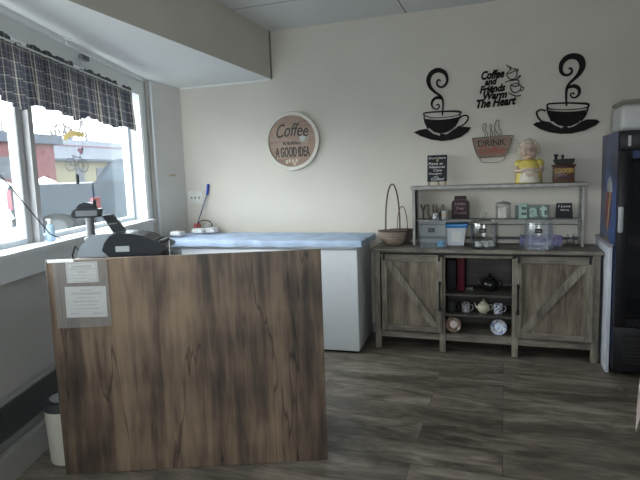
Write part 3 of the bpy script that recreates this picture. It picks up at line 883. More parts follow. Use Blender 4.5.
val = thing('valance_curtain', 'gathered blue and cream plaid valance hanging across the window top', 'curtain', tuple(ww(2.0, 0.06, 1.93)), WROT)
cm = MB(); cm.uv = []
NU, NV = 520, 12
arc = 0.0
rnd = random.Random(4)
ph = [rnd.uniform(0, 6.28) for _ in range(8)]
rows = []
s0v, s1v = 0.50, 3.45
for i in range(NU + 1):
    s = s0v + (s1v - s0v) * i / NU
    fold = 0.5 * math.sin(s * 62 + 1.6 * math.sin(s * 7 + ph[0])) + 0.35 * math.sin(s * 103 + 2 * math.sin(s * 5 + ph[1])) + 0.3 * math.sin(s * 31 + ph[2])
    bot = 1.915 + 0.038 * abs(math.sin(s * 5.3 + ph[3])) + 0.008 * math.sin(s * 19 + ph[4])
    top = 2.292 + 0.006 * math.sin(s * 44 + ph[5])
    if math.sin(s * 9.1 + 1.0) > 0.80: top -= 0.022
    for j in range(NV + 1):
        t = j / NV
        amp = 0.008 + 0.022 * t
        if 0.04 < t < 0.12: amp *= 0.4
        cm.v.append(tuple(ww(s + 0.006 * math.sin(s * 40 + t * 3) * t, 0.062 + amp * fold + 0.012 * t, top + (bot - top) * t)))
        cm.uv.append((s * 1.7 + 0.012 * math.sin(s * 62), (top + (bot - top) * t)))
for i in range(NU):
    for j in range(NV):
        cm.f.append((i * (NV + 1) + j, (i + 1) * (NV + 1) + j, (i + 1) * (NV + 1) + j + 1, i * (NV + 1) + j + 1)); cm.smooth.append(True)
vo = cm.build('fabric', plaid(), val, normals=False)
MB().tube([ww(0.46, 0.062, 2.262), ww(3.47, 0.062, 2.262)], 0.007, 10).tube([ww(0.46, 0.0, 2.262), ww(0.46, 0.062, 2.262)], 0.007).build('rod', TRIMW, val)

# hanging ornament in front of the glass
CH = ww(1.40, -0.035, 1.30)
chm = thing('hanging_ornament', 'metal bicycle ornament under a gold banner hanging in the window', 'ornament', tuple(CH), 0.78)
chm.scale = (0.82, 0.82, 1.0)
CG = mat('gold_banner', (0.42, 0.33, 0.12), 0.5)
GM = mat('dull_grey_wire', (0.10, 0.10, 0.12), 0.5, 0.3)
bn = [(-0.085, 0.505), (-0.08, 0.53), (-0.04, 0.56), (0.0, 0.568), (0.045, 0.56), (0.088, 0.55), (0.075, 0.53), (0.086, 0.515), (0.05, 0.525), (0.0, 0.53), (-0.04, 0.52), (-0.062, 0.49), (-0.066, 0.508)]
lb(MB().prism([(x, z) for x, z in bn], -0.003, 0.003), 'banner', CG, chm)
w = MB()
for cx_, cz in ((-0.045, 0.335), (0.055, 0.325)):
    w.tube([(cx_ + 0.038 * math.cos(a), 0, cz + 0.043 * math.sin(a)) for a in [2 * PI * k / 20 for k in range(20)]], 0.0032, 6, closed=True)
    for k in range(6):
        a = PI * k / 6
        w.tube([(cx_ - 0.038 * math.cos(a), 0, cz - 0.043 * math.sin(a)), (cx_ + 0.038 * math.cos(a), 0, cz + 0.043 * math.sin(a))], 0.0009, 4)
lb(w, 'wheels', GM, chm)
w = MB()
for p, q in (((-.045, .335), (-.02, .39)), ((-.02, .39), (.035, .385)), ((.035, .385), (.005, .325)), ((.005, .325), (-.02, .39)), ((-.045, .335), (.005, .325)), ((.035, .40), (.055, .325)), ((.03, .405), (.05, .41)), ((-.03, .40), (-.008, .40))):
    w.tube([(p[0], 0, p[1]), (q[0], 0, q[1])], 0.003, 6)
lb(w, 'bicycle_frame', GM, chm)
lb(MB().sphere((0.045, 0, 0.425), 0.018, 1, .5, 1).sphere((0.03, 0, 0.435), 0.014, 1, .5, 1).sphere((0.055, 0, 0.442), 0.012, 1, .5, 1), 'flower_basket', mat('dusty_mauve', (0.22, 0.13, 0.17), 0.7), chm)
lb(MB().lathe([(0.012, 0.20), (0.013, 0.205), (0.013, 0.262), (0.012, 0.267)], (0.0, 0, 0)), 'chime_weight', BLACKM, chm)
w = MB()
for x in (-0.07, 0.07): w.tube([(x, 0, 0.54), (x * 0.75, 0, 0.36)], 0.0008, 4)
w.tube([(0, 0, 0.568), (0, 0, 0.996)], 0.001, 4).tube([(0, 0, 0.53), (0, 0, 0.267)], 0.001, 4)
w.tube([(0.0, 0, 0.20), (0.008, 0, 0.18), (0.012, 0, 0.165), (0.002, 0, 0.155), (-0.004, 0, 0.165)], 0.0022, 6)
w.tube([(0.002, 0, 0.155), (0.0, 0, 0.10)], 0.001, 4).tube([(0, 0, 0.10), (-0.03, 0, 0.02), (-0.035, 0, 0.0)], 0.0016, 5).tube([(0, 0, 0.10), (0.035, 0, 0.02), (0.04, 0, 0.0)], 0.0016, 5)
lb(w, 'wires', GM, chm)

# little things at the window
b = MB(); wbox(b, 0.86, 1.00, -0.128, -0.125, 1.285, 1.39)
solo(b, 'pink_card', mat('pink_card', (0.75, 0.26, 0.28), 0.6), 'pink card stuck to the window glass above the register', 'card', tuple(ww(1.0, -0.13, 1.285)))
sb = thing('spray_bottle', 'small white and blue bottle standing on the window sill by the mullion', 'bottle', tuple(ww(1.815, -0.035, 1.1525)))
lb(MB().lathe([(0.024, 0), (0.027, 0.004), (0.027, 0.075), (0.020, 0.098), (0.011, 0.106)], (0, 0, 0), 20), 'bottle_body', mat('pale_blue_plastic', (0.45, 0.62, 0.78), 0.3), sb)
lb(MB().lathe([(0.013, 0.106), (0.013, 0.126), (0.006, 0.128)], (0, 0, 0), 16).rbox(-0.03, 0.012, -0.006, 0.006, 0.125, 0.138, 0.003, 1), 'cap', WHITEP, sb)
b = MB().tube([ww(2.6, -0.10, 2.0), ww(2.3, -0.06, 1.63), ww(2.0, -0.04, 1.35), ww(1.90, 0.01, 1.20), ww(1.80, 0.03, 1.158), ww(1.6, 0.035, 1.157), ww(1.3, 0.03, 1.159), ww(1.0, 0.05, 1.160)], 0.0035, 6)
solo(b, 'window_cord', BLACKM, 'thin black cord slanting down past the mullion onto the sill', 'cord', tuple(ww(1.8, 0.03, 1.1545)))
b = MB(); wbox(b, 1.30, 1.40, 0.045, 0.075, 2.345, 2.375)
solo(b, 'cup_holder_clip', mat('dark_clip', (0.08, 0.08, 0.1), 0.4), 'small dark clip fixed to the white casing above the valance', 'clip', tuple(ww(1.35, 0.045, 2.345)))
hk = MB().tube([(-2.69, 2.83, 2.439), (-2.69, 2.83, 2.41), (-2.68, 2.82, 2.395), (-2.665, 2.81, 2.40)], 0.006, 8).lathe([(0.03, 2.43), (0.032, 2.4395)], (-2.69, 2.83, 0), 18)
solo(hk, 'ceiling_hook', TRIMW, 'small white hook screwed into the soffit near the window', 'hook', (-2.69, 2.83, 2.44))
b = MB().rbox(-3.045, -3.01, 3.60, 3.66, 2.405, 2.4395, 0.004, 1)
solo(b, 'rusty_bracket', mat('rusty_tan', (0.38, 0.27, 0.22), 0.7), 'small tan bracket under the soffit above the valance end', 'bracket', (-3.03, 3.63, 2.44))
b = MB().box(-3.159, -3.1575, 4.53, 4.63, 1.545, 1.565)
solo(b, 'tape_remnant', mat('peeling_tape', (0.52, 0.42, 0.30), 0.7), 'tan strip of old tape on the grey wall beside the window', 'tape', (-3.158, 4.58, 1.545))

# ------------------------------------------------------------------ chest freezer
fz = thing('chest_freezer', 'long white chest freezer standing against the back wall', 'chest freezer', (-2.07, 4.46, 0))
FZM = Matrix.Translation((-1.14, 4.15, 0)) @ Matrix.Rotation(math.radians(2.6), 4, 'Z') @ Matrix.Translation((1.14, -4.15, 0))
FW = mat('freezer_white', (0.76, 0.80, 0.84), 0.32, var=0.015)
MB().rbox(-2.99, -1.14, 4.15, 4.72, 0.02, 0.885, 0.012).move(FZM).build('cabinet', FW, fz)
MB().rbox(-2.99, -1.14, 4.14, 4.72, 0.89, 0.955, 0.012).move(FZM).build('lid', FW, fz)
MB().box(-2.97, -1.17, 4.18, 4.70, 0.0, 0.022).move(FZM).build('plinth', DARK, fz)
# blue cloth over the lid
CL = mat('pale_blue_cloth', (0.42, 0.53, 0.70), 0.8, var=0.22, scale=5, bump=0.5)
cm = MB(); rnd = random.Random(9)
xa, xb, ya, yb_ = -3.02, -1.10, 4.115, 4.735
nx, ny = 120, 34
for i in range(nx + 1):
    for j in range(ny + 1):
        u = i / nx; v = j / ny
        drop = 0.055
        X = xa - drop + (xb - xa + 2 * drop) * u; Y = ya - drop + (yb_ - ya + drop) * v
        dx = max(xa - X, X - xb, 0); dy = max(ya - Y, 0)
        z = 0.965 + 0.0015 * math.sin(X * 13 + Y * 7) + 0.001 * math.sin(X * 31 - Y * 19) + 0.0015 * math.sin(Y * 23 + X * 3)
        z -= max(dx, dy) * (0.95 + 0.06 * math.sin(X * 21 + Y * 17))
        Xc = min(max(X, xa - 0.004), xb + 0.006) if dx else X
        Yc = ya - 0.004 * math.sin(X * 25) - 0.004 if dy else Y
        cm.v.append((Xc, Yc, z))
cm.f = [(i * (ny + 1) + j, (i + 1) * (ny + 1) + j, (i + 1) * (ny + 1) + j + 1, i * (ny + 1) + j + 1) for i in range(nx) for j in range(ny)]
cm.smooth = [True] * len(cm.f)
cm.move(FZM)
solo(cm, 'freezer_cover', CL, 'rumpled light blue cloth spread over the chest freezer', 'cloth', (-2.07, 4.46, 0.955))

# clutter at its window end
def packet(x, y, w, h, label, seed):
    r_ = random.Random(seed)
    m = MB().rbox(x - w / 2, x + w / 2, y - 0.05, y + 0.05, 0.975, 0.975 + h, 0.014, 3)
    m.v = [(a + r_.uniform(-.006, .006), b_ + r_.uniform(-.006, .006), max(0.975, c + r_.uniform(-.004, .004))) for a, b_, c in m.v]
    return solo(m, 'paper_packet', WHITEP, label, 'packet', (x, y, 0.975), 'white packets on the freezer')


packet(-2.955, 4.30, 0.11, 0.045, 'crumpled white packet on the blue cloth, first from the window', 1)
packet(-2.87, 4.55, 0.13, 0.045, 'crumpled white packet on the blue cloth in front of the dark ring', 2)
packet(-2.76, 4.60, 0.10, 0.050, 'crumpled white packet on the blue cloth at the foot of the brush', 5)
rg_ = thing('coiled_hose', 'dark ring of coiled tube lying at the back of the freezer by the brush', 'coil', (-2.87, 4.655, 0.975))
lb(MB().tube([(0.085 * math.cos(a), 0.0 + 0.03 * math.sin(a) * 0.3, 0.062 + 0.056 * math.sin(a)) for a in [2 * PI * k / 28 for k in range(28)]], 0.0055, 8, closed=True), 'ring', BLACKM, rg_)
lb(MB().sphere((0.02, 0.02, 0.045), 0.045, 1.2, .5, 1), 'wrapped_bundle', mat('grey_bundle', (0.32, 0.31, 0.29), 0.7, var=0.3, scale=30), rg_)
br_ = thing('long_handled_brush', 'long brush with a blue grip leaning in the corner behind the freezer cloth', 'brush', (-2.93, 4.70, 0.975))
MB().tube([(-2.99, 4.715, 1.055), (-2.892, 4.775, 1.36)], 0.0065, 8).build('handle', mat('dark_blue_handle', (0.05, 0.07, 0.17), 0.4), br_)
MB().tube([(-2.894, 4.772, 1.345), (-2.882, 4.786, 1.455)], [0.013, 0.0135], 12).build('grip', mat('blue_grip', (0.01, 0.06, 0.36), 0.4), br_)
MB().rbox(-3.03, -2.96, 4.695, 4.735, 0.993, 1.058, 0.01).build('brush_head', mat('red_brush_block', (0.45, 0.10, 0.10), 0.5), br_)
g = MB()
for i in range(8): g.box(-3.028 + i * .0085, -3.023 + i * .0085, 4.70, 4.73, 0.9755, 0.995)
g.build('bristles', WHITEP, br_)

# triple light switch
sw = thing('light_switch', 'white triple light switch plate on the back wall near the corner', 'light switch', (-3.045, D, 1.25))
MB().rbox(-3.13, -2.96, D - 0.008, D - 0.0005, 1.255, 1.385, 0.003, 1).build('plate', mat('switch_plate', (0.66, 0.66, 0.62), 0.4), sw)
for x in (-3.09, -3.045, -3.0):
    MB().rbox(x - 0.006, x + 0.006, D - 0.022, D - 0.008, 1.305, 1.33, 0.002, 1).build('toggle', mat('grey_toggle', (0.3, 0.3, 0.29), 0.4), sw)

# ------------------------------------------------------------------ round wooden wall sign
SX, SZ = -1.93, 1.84
rs = thing('round_wall_sign', 'round wooden coffee sign with a pale rim on the back wall', 'sign', (SX, D, SZ - 0.27))
y1 = D - 0.001
disc = [(SX + 0.255 * math.cos(a), SZ + 0.255 * math.sin(a)) for a in [2 * PI * k / 64 for k in range(64)]]
MB().prism(disc, D - 0.022, y1).build('board', wood('pinkish_plank_board', [(0.20, 0.14, 0.11), (0.30, 0.21, 0.165), (0.38, 0.28, 0.22), (0.44, 0.35, 0.28)],
                                                    streak=(1.5, 14, 16), crack=0.25, rough=0.7), rs)
m = MB()
for k in range(64):
    pass
ring = []
n = 72
vs = []; fs = []
for k in range(n):
    a = 2 * PI * k / n
    for (r_, yy) in ((0.242, D - 0.022), (0.244, D - 0.036), (0.275, D - 0.036), (0.278, D - 0.03), (0.278, y1)):
        vs.append((SX + r_ * math.cos(a), yy, SZ + r_ * math.sin(a)))
for k in range(n):
    k2 = (k + 1) % n
    for j in range(4): fs.append((k * 5 + j, k * 5 + j + 1, k2 * 5 + j + 1, k2 * 5 + j))
MB().add(vs, fs, True).build('rim', mat('off_white_rim', (0.60, 0.57, 0.51), 0.6), rs)
yy = D - 0.0225
m = MB()
words(m, 'Coffee', SX - 0.16, SX + 0.17, SZ + 0.03, SZ + 0.155, yy, 0.003, 0.35, 0.0, arc=0.015)
words(m, 'IS ALWAYS', SX - 0.09, SX + 0.085, SZ - 0.035, SZ - 0.005, yy, 0.003)
words(m, 'A GOOD IDEA', SX - 0.175, SX + 0.175, SZ - 0.15, SZ - 0.055, yy, 0.003, bold=0.01)
m.build('lettering', mat('dark_green_ink', (0.055, 0.07, 0.065), 0.7), rs)
m = MB().prism([(SX + 0.075, SZ + 0.045), (SX + 0.145, SZ + 0.045), (SX + 0.14, SZ + 0.015), (SX + 0.12, SZ - 0.002), (SX + 0.095, SZ - 0.002), (SX + 0.08, SZ + 0.015)], yy - 0.003, yy)
m.stroke([(SX + .145, SZ + .035, .003), (SX + .165, SZ + .03, .003), (SX + .155, SZ + .012, .003), (SX + .138, SZ + .012, .003)], yy - 0.003, yy)
m.stroke([(SX + .06, SZ - .008, .004), (SX + .16, SZ - .008, .004)], yy - 0.003, yy)
m.build('cup_motif', mat('pale_sage', (0.46, 0.50, 0.47), 0.7), rs)
m = MB()
for k, (dx_, dz_) in enumerate(((-0.06, -0.195), (-0.03, -0.185), (0.005, -0.19), (0.02, -0.215), (0.042, -0.185))):
    m.prism([(SX + dx_ + 0.014 * math.cos(a), SZ + dz_ + 0.019 * math.sin(a)) for a in [2 * PI * q / 12 for q in range(12)]], yy - 0.003, yy)
m.build('bean_motif', mat('cream_beans', (0.55, 0.48, 0.36), 0.7), rs)

# ------------------------------------------------------------------ farmhouse sideboard
cab = thing('sideboard', 'grey barn-wood sideboard with two barn doors and open middle shelves', 'sideboard', (-0.185, 4.57, 0))
FY = 4.36; BY = 4.785
for x in (-1.05, 0.632):
    MB().rbox(x, x + 0.05, FY, FY + 0.05, 0, 0.842, 0.002, 1).build('leg', CABW, cab)
    MB().rbox(x, x + 0.05, BY - 0.05, BY, 0, 0.842, 0.002, 1).build('leg', CABW, cab)
for x in (-0.505, 0.062): MB().rbox(x, x + 0.048, FY + 0.012, FY + 0.06, 0, 0.842, 0.002, 1).build('leg', CABW, cab)
b = MB()
for x in (-1.046, 0.658): MB().box(x, x + .02, FY + 0.05, BY - 0.05, 0.10, 0.84).build('side_panel', CABW, cab)
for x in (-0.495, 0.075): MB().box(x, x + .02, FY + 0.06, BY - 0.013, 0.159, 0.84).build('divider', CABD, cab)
b = MB().box(-1.0, 0.632, FY + 0.018, FY + 0.036, 0.10, 0.152).box(-1.026, 0.658, FY + 0.03, BY - 0.01, 0.142, 0.158)
b.box(-1.0, 0.632, FY + 0.012, FY + 0.035, 0.80, 0.842)
b.build('rail', CABH, cab)
MB().rbox(-1.075, 0.698, FY - 0.025, BY + 0.002, 0.843, 0.872, 0.003, 1).build('top', CABH, cab)
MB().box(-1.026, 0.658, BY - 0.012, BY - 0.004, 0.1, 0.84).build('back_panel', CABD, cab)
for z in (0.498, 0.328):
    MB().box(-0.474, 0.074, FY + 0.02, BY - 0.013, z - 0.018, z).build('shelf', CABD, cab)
b = MB().box(-1.0, 0.63, FY + 0.004, FY + 0.010, 0.822, 0.836)
b.build('door_track', BLACKM, cab)


def barn_door(x0, x1, flip):
    z0, z1 = 0.168, 0.812
    dm = MB().box(x0, x1, FY - 0.002, FY + 0.010, z0, z1)
    dr = dm.build('door', CABB, cab)
    s_ = 0.048
    for xa_ in (x0, x1 - s_): MB().rbox(xa_, xa_ + s_, FY - 0.016, FY - 0.0022, z0, z1, 0.003, 1).build('stile', CABW, dr)
    for za_ in (z0, z1 - s_): MB().rbox(x0 + s_ + .001, x1 - s_ - .001, FY - 0.015, FY - 0.0022, za_, za_ + s_, 0.003, 1).build('crossbar', CABH, dr)
    a0, a1, c0, c1 = x0 + s_, x1 - s_, z0 + s_, z1 - s_
    w = 0.042
    if flip:
        poly = [(a0, c0), (a0 + w, c0), (a1, c1 - w * 0.9), (a1, c1), (a1 - w, c1), (a0, c0 + w * 0.9)]
    else:
        poly = [(a0, c1), (a0 + w, c1), (a1, c0 + w * 0.9), (a1, c0), (a1 - w, c0), (a0, c1 - w * 0.9)]
    MB().prism(poly, FY - 0.015, FY - 0.0022).build('diagonal_brace', CABW, dr)
    for x in (x0 + 0.024, x1 - 0.024):
        h = MB().box(x - 0.009, x + 0.009, FY - 0.020, FY - 0.0162, z1 - 0.04, z1 + 0.026)
        h.build('hanger_strap', BLACKM, dr)
    hx = x1 - 0.02 if not flip else x0 + 0.02
    h = MB().tube([(hx, FY - 0.0165, 0.585), (hx, FY - 0.04, 0.575), (hx, FY - 0.04, 0.385), (hx, FY - 0.0165, 0.375)], 0.0075, 8)
    h.rbox(hx - 0.011, hx + 0.011, FY - 0.021, FY - 0.0162, 0.565, 0.605, 0.002, 1).rbox(hx - 0.011, hx + 0.011, FY - 0.021, FY - 0.0162, 0.355, 0.395, 0.002, 1)
    h.build('handle', BLACKM, dr)


barn_door(-0.985, -0.478, False)
barn_door(0.085, 0.635, True)

# things on its middle shelves
bk = thing('red_binder', 'dark red binder standing upright on the top open shelf', 'binder', (-0.345, 4.62, 0.498))
MB().rbox(-0.372, -0.312, 4.50, 4.75, 0.4985, 0.782, 0.004).build('cover', mat('dark_red_cloth', (0.09, 0.007, 0.016), 0.6), bk)
MB().box(-0.366, -0.318, 4.748, 4.755, 0.506, 0.776).build('pages', PAPER, bk)
tag(solo(MB().rbox(-0.46, -0.385, 4.55, 4.75, 0.4985, 0.75, 0.006), 'dark_book', mat('near_black_cover', (0.02, 0.02, 0.025), 0.6), 'black book standing beside the dark red binder', 'book', (-0.42, 4.65, 0.4985)))


def teapot(name, label, c, R, hz, body, lidm, spout_x=-1):
    x, y, z = c
    t = thing(name, label, 'teapot', c)
    H = 1.55 * R * hz
    MB().lathe([(R * .5, 0.0005), (R * .55, H * .04), (R * .86, H * .22), (R, H * .45), (R * .92, H * .68), (R * .62, H * .88), (R * .48, H * .93)], c, 28).build('body', body, t)
    lid = MB().lathe([(R * .50, H * .93), (R * .46, H * 1.0), (R * .2, H * 1.08), (R * .09, H * 1.10), (R * .1, H * 1.15), (R * .15, H * 1.2), (R * .08, H * 1.26), (.0005, H * 1.27)], c, 24).build('lid', lidm, t)
    s = spout_x
    MB().tube([(x + s * R * .85, y, z + H * .4), (x + s * R * 1.15, y, z + H * .55), (x + s * R * 1.3, y, z + H * .8), (x + s * R * 1.42, y, z + H * .88)], [R * .2, R * .14, R * .1, R * .085], 10).build('spout', body, t)
    MB().tube([(x - s * R * .88, y, z + H * .75), (x - s * R * 1.25, y, z + H * .78), (x - s * R * 1.35, y, z + H * .5), (x - s * R * 1.15, y, z + H * .28), (x - s * R * .93, y, z + H * .3)], R * .07, 8).build('handle', body, t)
    return t


BG = mat('black_glaze', (0.012, 0.012, 0.013), 0.12)
teapot('black_teapot', 'glossy black teapot on the top open shelf of the sideboard', (-0.112, 4.56, 0.4985), 0.074, 1.0, BG, BG)
for dx, yv in ((-0.295, 4.50), (-0.262, 4.52)):
    solo(MB().lathe([(0.012, 0.0005), (0.014, 0.004), (0.015, 0.034), (0.013, 0.034), (0.012, 0.006), (.0005, .006)], (dx, yv, 0.4985), 16, caps=False), 'shot_glass', GLASSC,
         'tiny clear glass on the top open shelf, %s the dark red binder' % ('right against' if dx < -0.28 else 'one step further from'), 'glass', (dx, yv, 0.4985), 'tiny glasses on the top open shelf')
CREAM = mat('cream_glaze', (0.52, 0.50, 0.38), 0.25, var=0.06, scale=40)
teapot('cream_teapot', 'cream teapot between the mugs on the middle open shelf', (-0.158, 4.47, 0.3285), 0.052, 1.15, CREAM, CREAM)


def patterned(name, c1, c2, scale, thr=0.5):
    m, t, b = nt(name)
    N, L = t.nodes, t.links
    tc = N.new('ShaderNodeTexCoord'); v = N.new('ShaderNodeTexVoronoi'); v.inputs['Scale'].default_value = scale
    n = N.new('ShaderNodeTexNoise'); n.inputs['Scale'].default_value = scale * 0.8
    L.new(tc.outputs['Object'], n.inputs['Vector']); L.new(n.outputs['Color'], v.inputs['Vector'])
    L.new(tc.outputs['Object'], v.inputs['Vector'])
    r = N.new('ShaderNodeValToRGB'); r.color_ramp.elements[0].position = thr - 0.06; r.color_ramp.elements[1].position = thr + 0.06
    r.color_ramp.elements[0].color = (*c1, 1); r.color_ramp.elements[1].color = (*c2, 1)
    a = N.new('ShaderNodeMath'); a.operation = 'MULTIPLY_ADD'; a.inputs[1].default_value = 0.9
    L.new(v.outputs['Distance'], a.inputs[0]); 
    b2 = N.new('ShaderNodeMath'); b2.operation = 'MULTIPLY'; b2.inputs[1].default_value = 0.35; L.new(n.outputs['Fac'], b2.inputs[0])
    L.new(b2.outputs[0], a.inputs[2]); L.new(a.outputs[0], r.inputs[0]); L.new(r.outputs[0], b.inputs['Base Color'])
    b.inputs['Roughness'].default_value = 0.2
    return m


BLW = patterned('blue_and_white_glaze', (0.05, 0.08, 0.22), (0.55, 0.57, 0.62), 55, 0.55)
GRYP = patterned('grey_floral_glaze', (0.06, 0.065, 0.08), (0.42, 0.43, 0.45), 60, 0.55)
DKM = mat('dark_grey_glaze', (0.05, 0.055, 0.055), 0.3, var=0.3, scale=50)


def mug(name, label, c, r, h, m, side, flare=1.0):
    x, y, z = c
    t = thing(name, label, 'mug', c, 0, 'mugs on the middle open shelf')
    MB().lathe([(r * .82, 0.0005), (r * .9, h * .06), (r * .97, h * .5), (r * flare, h), (r * flare - .003, h), (r * .9, h * .5), (r * .8, h * .1), (.0005, h * .09)], c, 26, caps=False).build('body', m, t)
    MB().tube([(x + side * r * .93, y, z + h * .82), (x + side * r * 1.5, y, z + h * .78), (x + side * r * 1.6, y, z + h * .5), (x + side * r * 1.35, y, z + h * .25), (x + side * r * .93, y, z + h * .2)], r * .11, 8).build('handle', m, t)


mug('dark_mug', 'dark grey mug in the corner of the middle open shelf', (-0.412, 4.47, 0.3285), 0.036, 0.082, DKM, 1)
mug('floral_mug', 'grey floral mug next to the cream teapot', (-0.298, 4.47, 0.3285), 0.036, 0.078, GRYP, 1)
mug('blue_patterned_mug', 'blue and white patterned mug standing alone at the far end of the shelf', (-0.043, 4.47, 0.3285), 0.037, 0.080, BLW, 1)


def plate_mat(name, cols):
    m, t, b = nt(name)
    N, L = t.nodes, t.links
    tc = N.new('ShaderNodeTexCoord'); n = N.new('ShaderNodeTexNoise'); n.inputs['Scale'].default_value = 34; n.inputs['Detail'].default_value = 3
    n.inputs['Distortion'].default_value = 1.5
    L.new(tc.outputs['Object'], n.inputs['Vector'])
    r = N.new('ShaderNodeValToRGB'); e = r.color_ramp.elements
    while len(e) < len(cols): e.new(0.5)
    for i, (p, c) in enumerate(cols): e[i].position = p; e[i].color = (*c, 1)
    L.new(n.outputs['Fac'], r.inputs[0]); L.new(r.outputs[0], b.inputs['Base Color']); b.inputs['Roughness'].default_value = 0.15
    return m


def plate(name, label, cx, cz, r, m, m2):
    t = thing(name, label, 'plate', (cx, 4.45, 0.1585), 0, 'saucers displayed on the bottom open shelf')
    R = Matrix.Translation((cx, 4.44, cz)) @ Matrix.Rotation(math.radians(78), 4, 'X')
    MB().lathe([(.0005, -.006), (r * .5, -.006), (r * .62, 0.0), (r, .008), (r, .012), (r * .6, .005), (r * .5, -.002), (.0005, -.002)], (0, 0, 0), 36, caps=False).move(R).build('dish', m, t)
    MB().lathe([(.0005, -.0015), (r * .42, -.0015), (r * .42, .0), (.0005, .0)], (0, 0, 0), 28, caps=False).move(R).build('centre_motif', m2, t)
    MB().tube([(cx - .03, 4.43, 0.1605), (cx - .03, 4.47, 0.1605), (cx - .02, 4.475, cz + .01)], .002, 6).tube([(cx + .03, 4.43, 0.1605), (cx + .03, 4.47, 0.1605), (cx + .02, 4.475, cz + .01)], .002, 6).build('stand', BLACKM, t)


plate('pink_floral_saucer', 'brownish pink floral saucer propped up on the bottom open shelf', -0.398, 0.222, 0.063,
      plate_mat('pink_floral_china', [(0.38, (0.10, 0.10, 0.06)), (0.47, (0.30, 0.16, 0.13)), (0.53, (0.40, 0.30, 0.24)), (0.62, (0.12, 0.07, 0.07))]), mat('pale_pink_motif', (0.42, 0.28, 0.24), 0.2, var=0.3, scale=60))
plate('blue_willow_saucer', 'blue and white saucer propped up on the bottom open shelf', -0.038, 0.222, 0.064,
      plate_mat('blue_white_china', [(0.38, (0.05, 0.10, 0.34)), (0.46, (0.50, 0.55, 0.62)), (0.55, (0.62, 0.64, 0.64)), (0.64, (0.10, 0.17, 0.42))]), mat('blue_motif', (0.20, 0.32, 0.50), 0.2, var=0.5, scale=50))

# ------------------------------------------------------------------ metal hutch on the sideboard
TZ = 0.8725
hu = thing('hutch_shelf', 'galvanised metal two-tier hutch standing on the sideboard', 'shelf unit', (-0.075, 4.68, TZ))
HY = 4.57
HX0, HX1 = -0.752, 0.594
MB().rbox(HX0 - 0.012, HX1 + 0.012, HY - 0.012, 4.79, 1.352, 1.382, 0.003, 1).build('top_board', GALV, hu)
for x in (HX0, HX1 - 0.024):
    for y in (HY, 4.765):
        MB().rbox(x, x + 0.024, y, y + 0.02, TZ + .0005, 1.3515, 0.002, 1).build('post', GALV, hu)
MB().box(HX0 + 0.006, HX0 + 0.012, HY + 0.02, 4.765, TZ + .03, 1.35).build('side_panel', mat('dark_mesh_side', (0.03, 0.032, 0.035), 0.6), hu)
b = MB()
for i in range(7):
    z = 0.93 + i * 0.065
    b.tube([(HX1 - 0.012, HY + 0.02, z), (HX1 - 0.012, 4.765, z)], 0.004, 6)
b.build('side_rungs', mat('dark_steel_rod', (0.06, 0.06, 0.06), 0.4, 0.5), hu)
MB().box(HX0 + 0.013, HX1 - 0.02, HY + 0.015, 4.775, 1.087, 1.0915).build('glass_shelf', glass('shelf_glass', (0.62, 0.68, 0.67), 0.06), hu)
MB().box(HX0 + 0.013, HX1 - 0.02, HY + 0.012, HY + 0.015, 1.085, 1.0935).build('shelf_edge', mat('shelf_edge_grey', (0.22, 0.23, 0.22), 0.3), hu)
MB().box(HX0 + 0.024, HX1 - 0.024, 4.768, 4.778, 0.905, 0.93).box(HX0 + 0.024, HX1 - 0.024, 4.768, 4.778, 1.03, 1.036).build('back_rail', mat('dark_steel_rod', (0.06, 0.06, 0.06), 0.4, 0.5), hu)

# middle tier
MZ = 1.0935
MB_ = MB()
ym = thing('yum_sign', 'weathered brown wooden letters reading YUM on the hutch shelf', 'letter sign', (-0.61, 4.68, MZ))
WB = wood('weathered_letter_wood', [(0.06, 0.045, 0.035), (0.12, 0.095, 0.075), (0.17, 0.14, 0.115)], streak=(40, 40, 6), crack=0.2)
words(MB(), 'Y', -0.705, -0.648, MZ, MZ + .125, 4.705, 0.03, bold=0.012).build('letter', WB, ym)
words(MB(), 'U', -0.640, -0.585, MZ, MZ + .125, 4.705, 0.03, bold=0.012).build('letter', WB, ym)
words(MB(), 'M', -0.577, -0.500, MZ, MZ + .125, 4.705, 0.03, bold=0.012).build('letter', WB, ym)
t = thing('grey_cup', 'small grey cup standing in front of the YUM letters', 'cup', (-0.488, 4.62, MZ))
MB().lathe([(.030, .0005), (.032, .006), (.034, .078), (.030, .078), (.029, .01), (.0005, .01)], (-0.478, 4.62, MZ), 24, caps=False).build('body', mat('stone_grey_glaze', (0.26, 0.27, 0.26), 0.4), t)
MB().lathe([(.0335, .03), (.0345, .03), (.0345, .05), (.0335, .05)], (-0.478, 4.62, MZ), 24, caps=False).build('band', mat('tan_band', (0.28, 0.2, 0.13), 0.6), t)
t = thing('white_cup', 'small white and grey cup beside the plain grey one before the letters', 'cup', (-0.556, 4.62, MZ))
MB().lathe([(.024, .0005), (.027, .006), (.03, .055), (.027, .055), (.025, .01), (.0005, .01)], (-0.556, 4.62, MZ), 24, caps=False).build('body', GRYP, t)
jp = thing('jar_plaque', 'dark maroon jar-shaped plaque with pink lettering on the hutch shelf', 'plaque', (-0.36, 4.70, MZ))
jpoly = [(-.068, 0), (.068, 0), (.073, .01), (.073, .13), (.066, .15), (.05, .158), (.05, .19), (.045, .195), (-.045, .195), (-.05, .19), (-.05, .158), (-.066, .15), (-.073, .13), (-.073, .01)]
MB().prism([(-.36 + a, MZ + c) for a, c in jpoly], 4.69, 4.71).build('board', mat('dark_maroon', (0.035, 0.018, 0.022), 0.5), jp)
MB().prism([(-.36 + a, MZ + c) for a, c in [(-.053, .158), (.053, .158), (.053, .166), (-.053, .166)]], 4.685, 4.69).build('lid_line', mat('maroon_edge', (0.08, 0.05, 0.05), 0.5), jp)
m = MB()
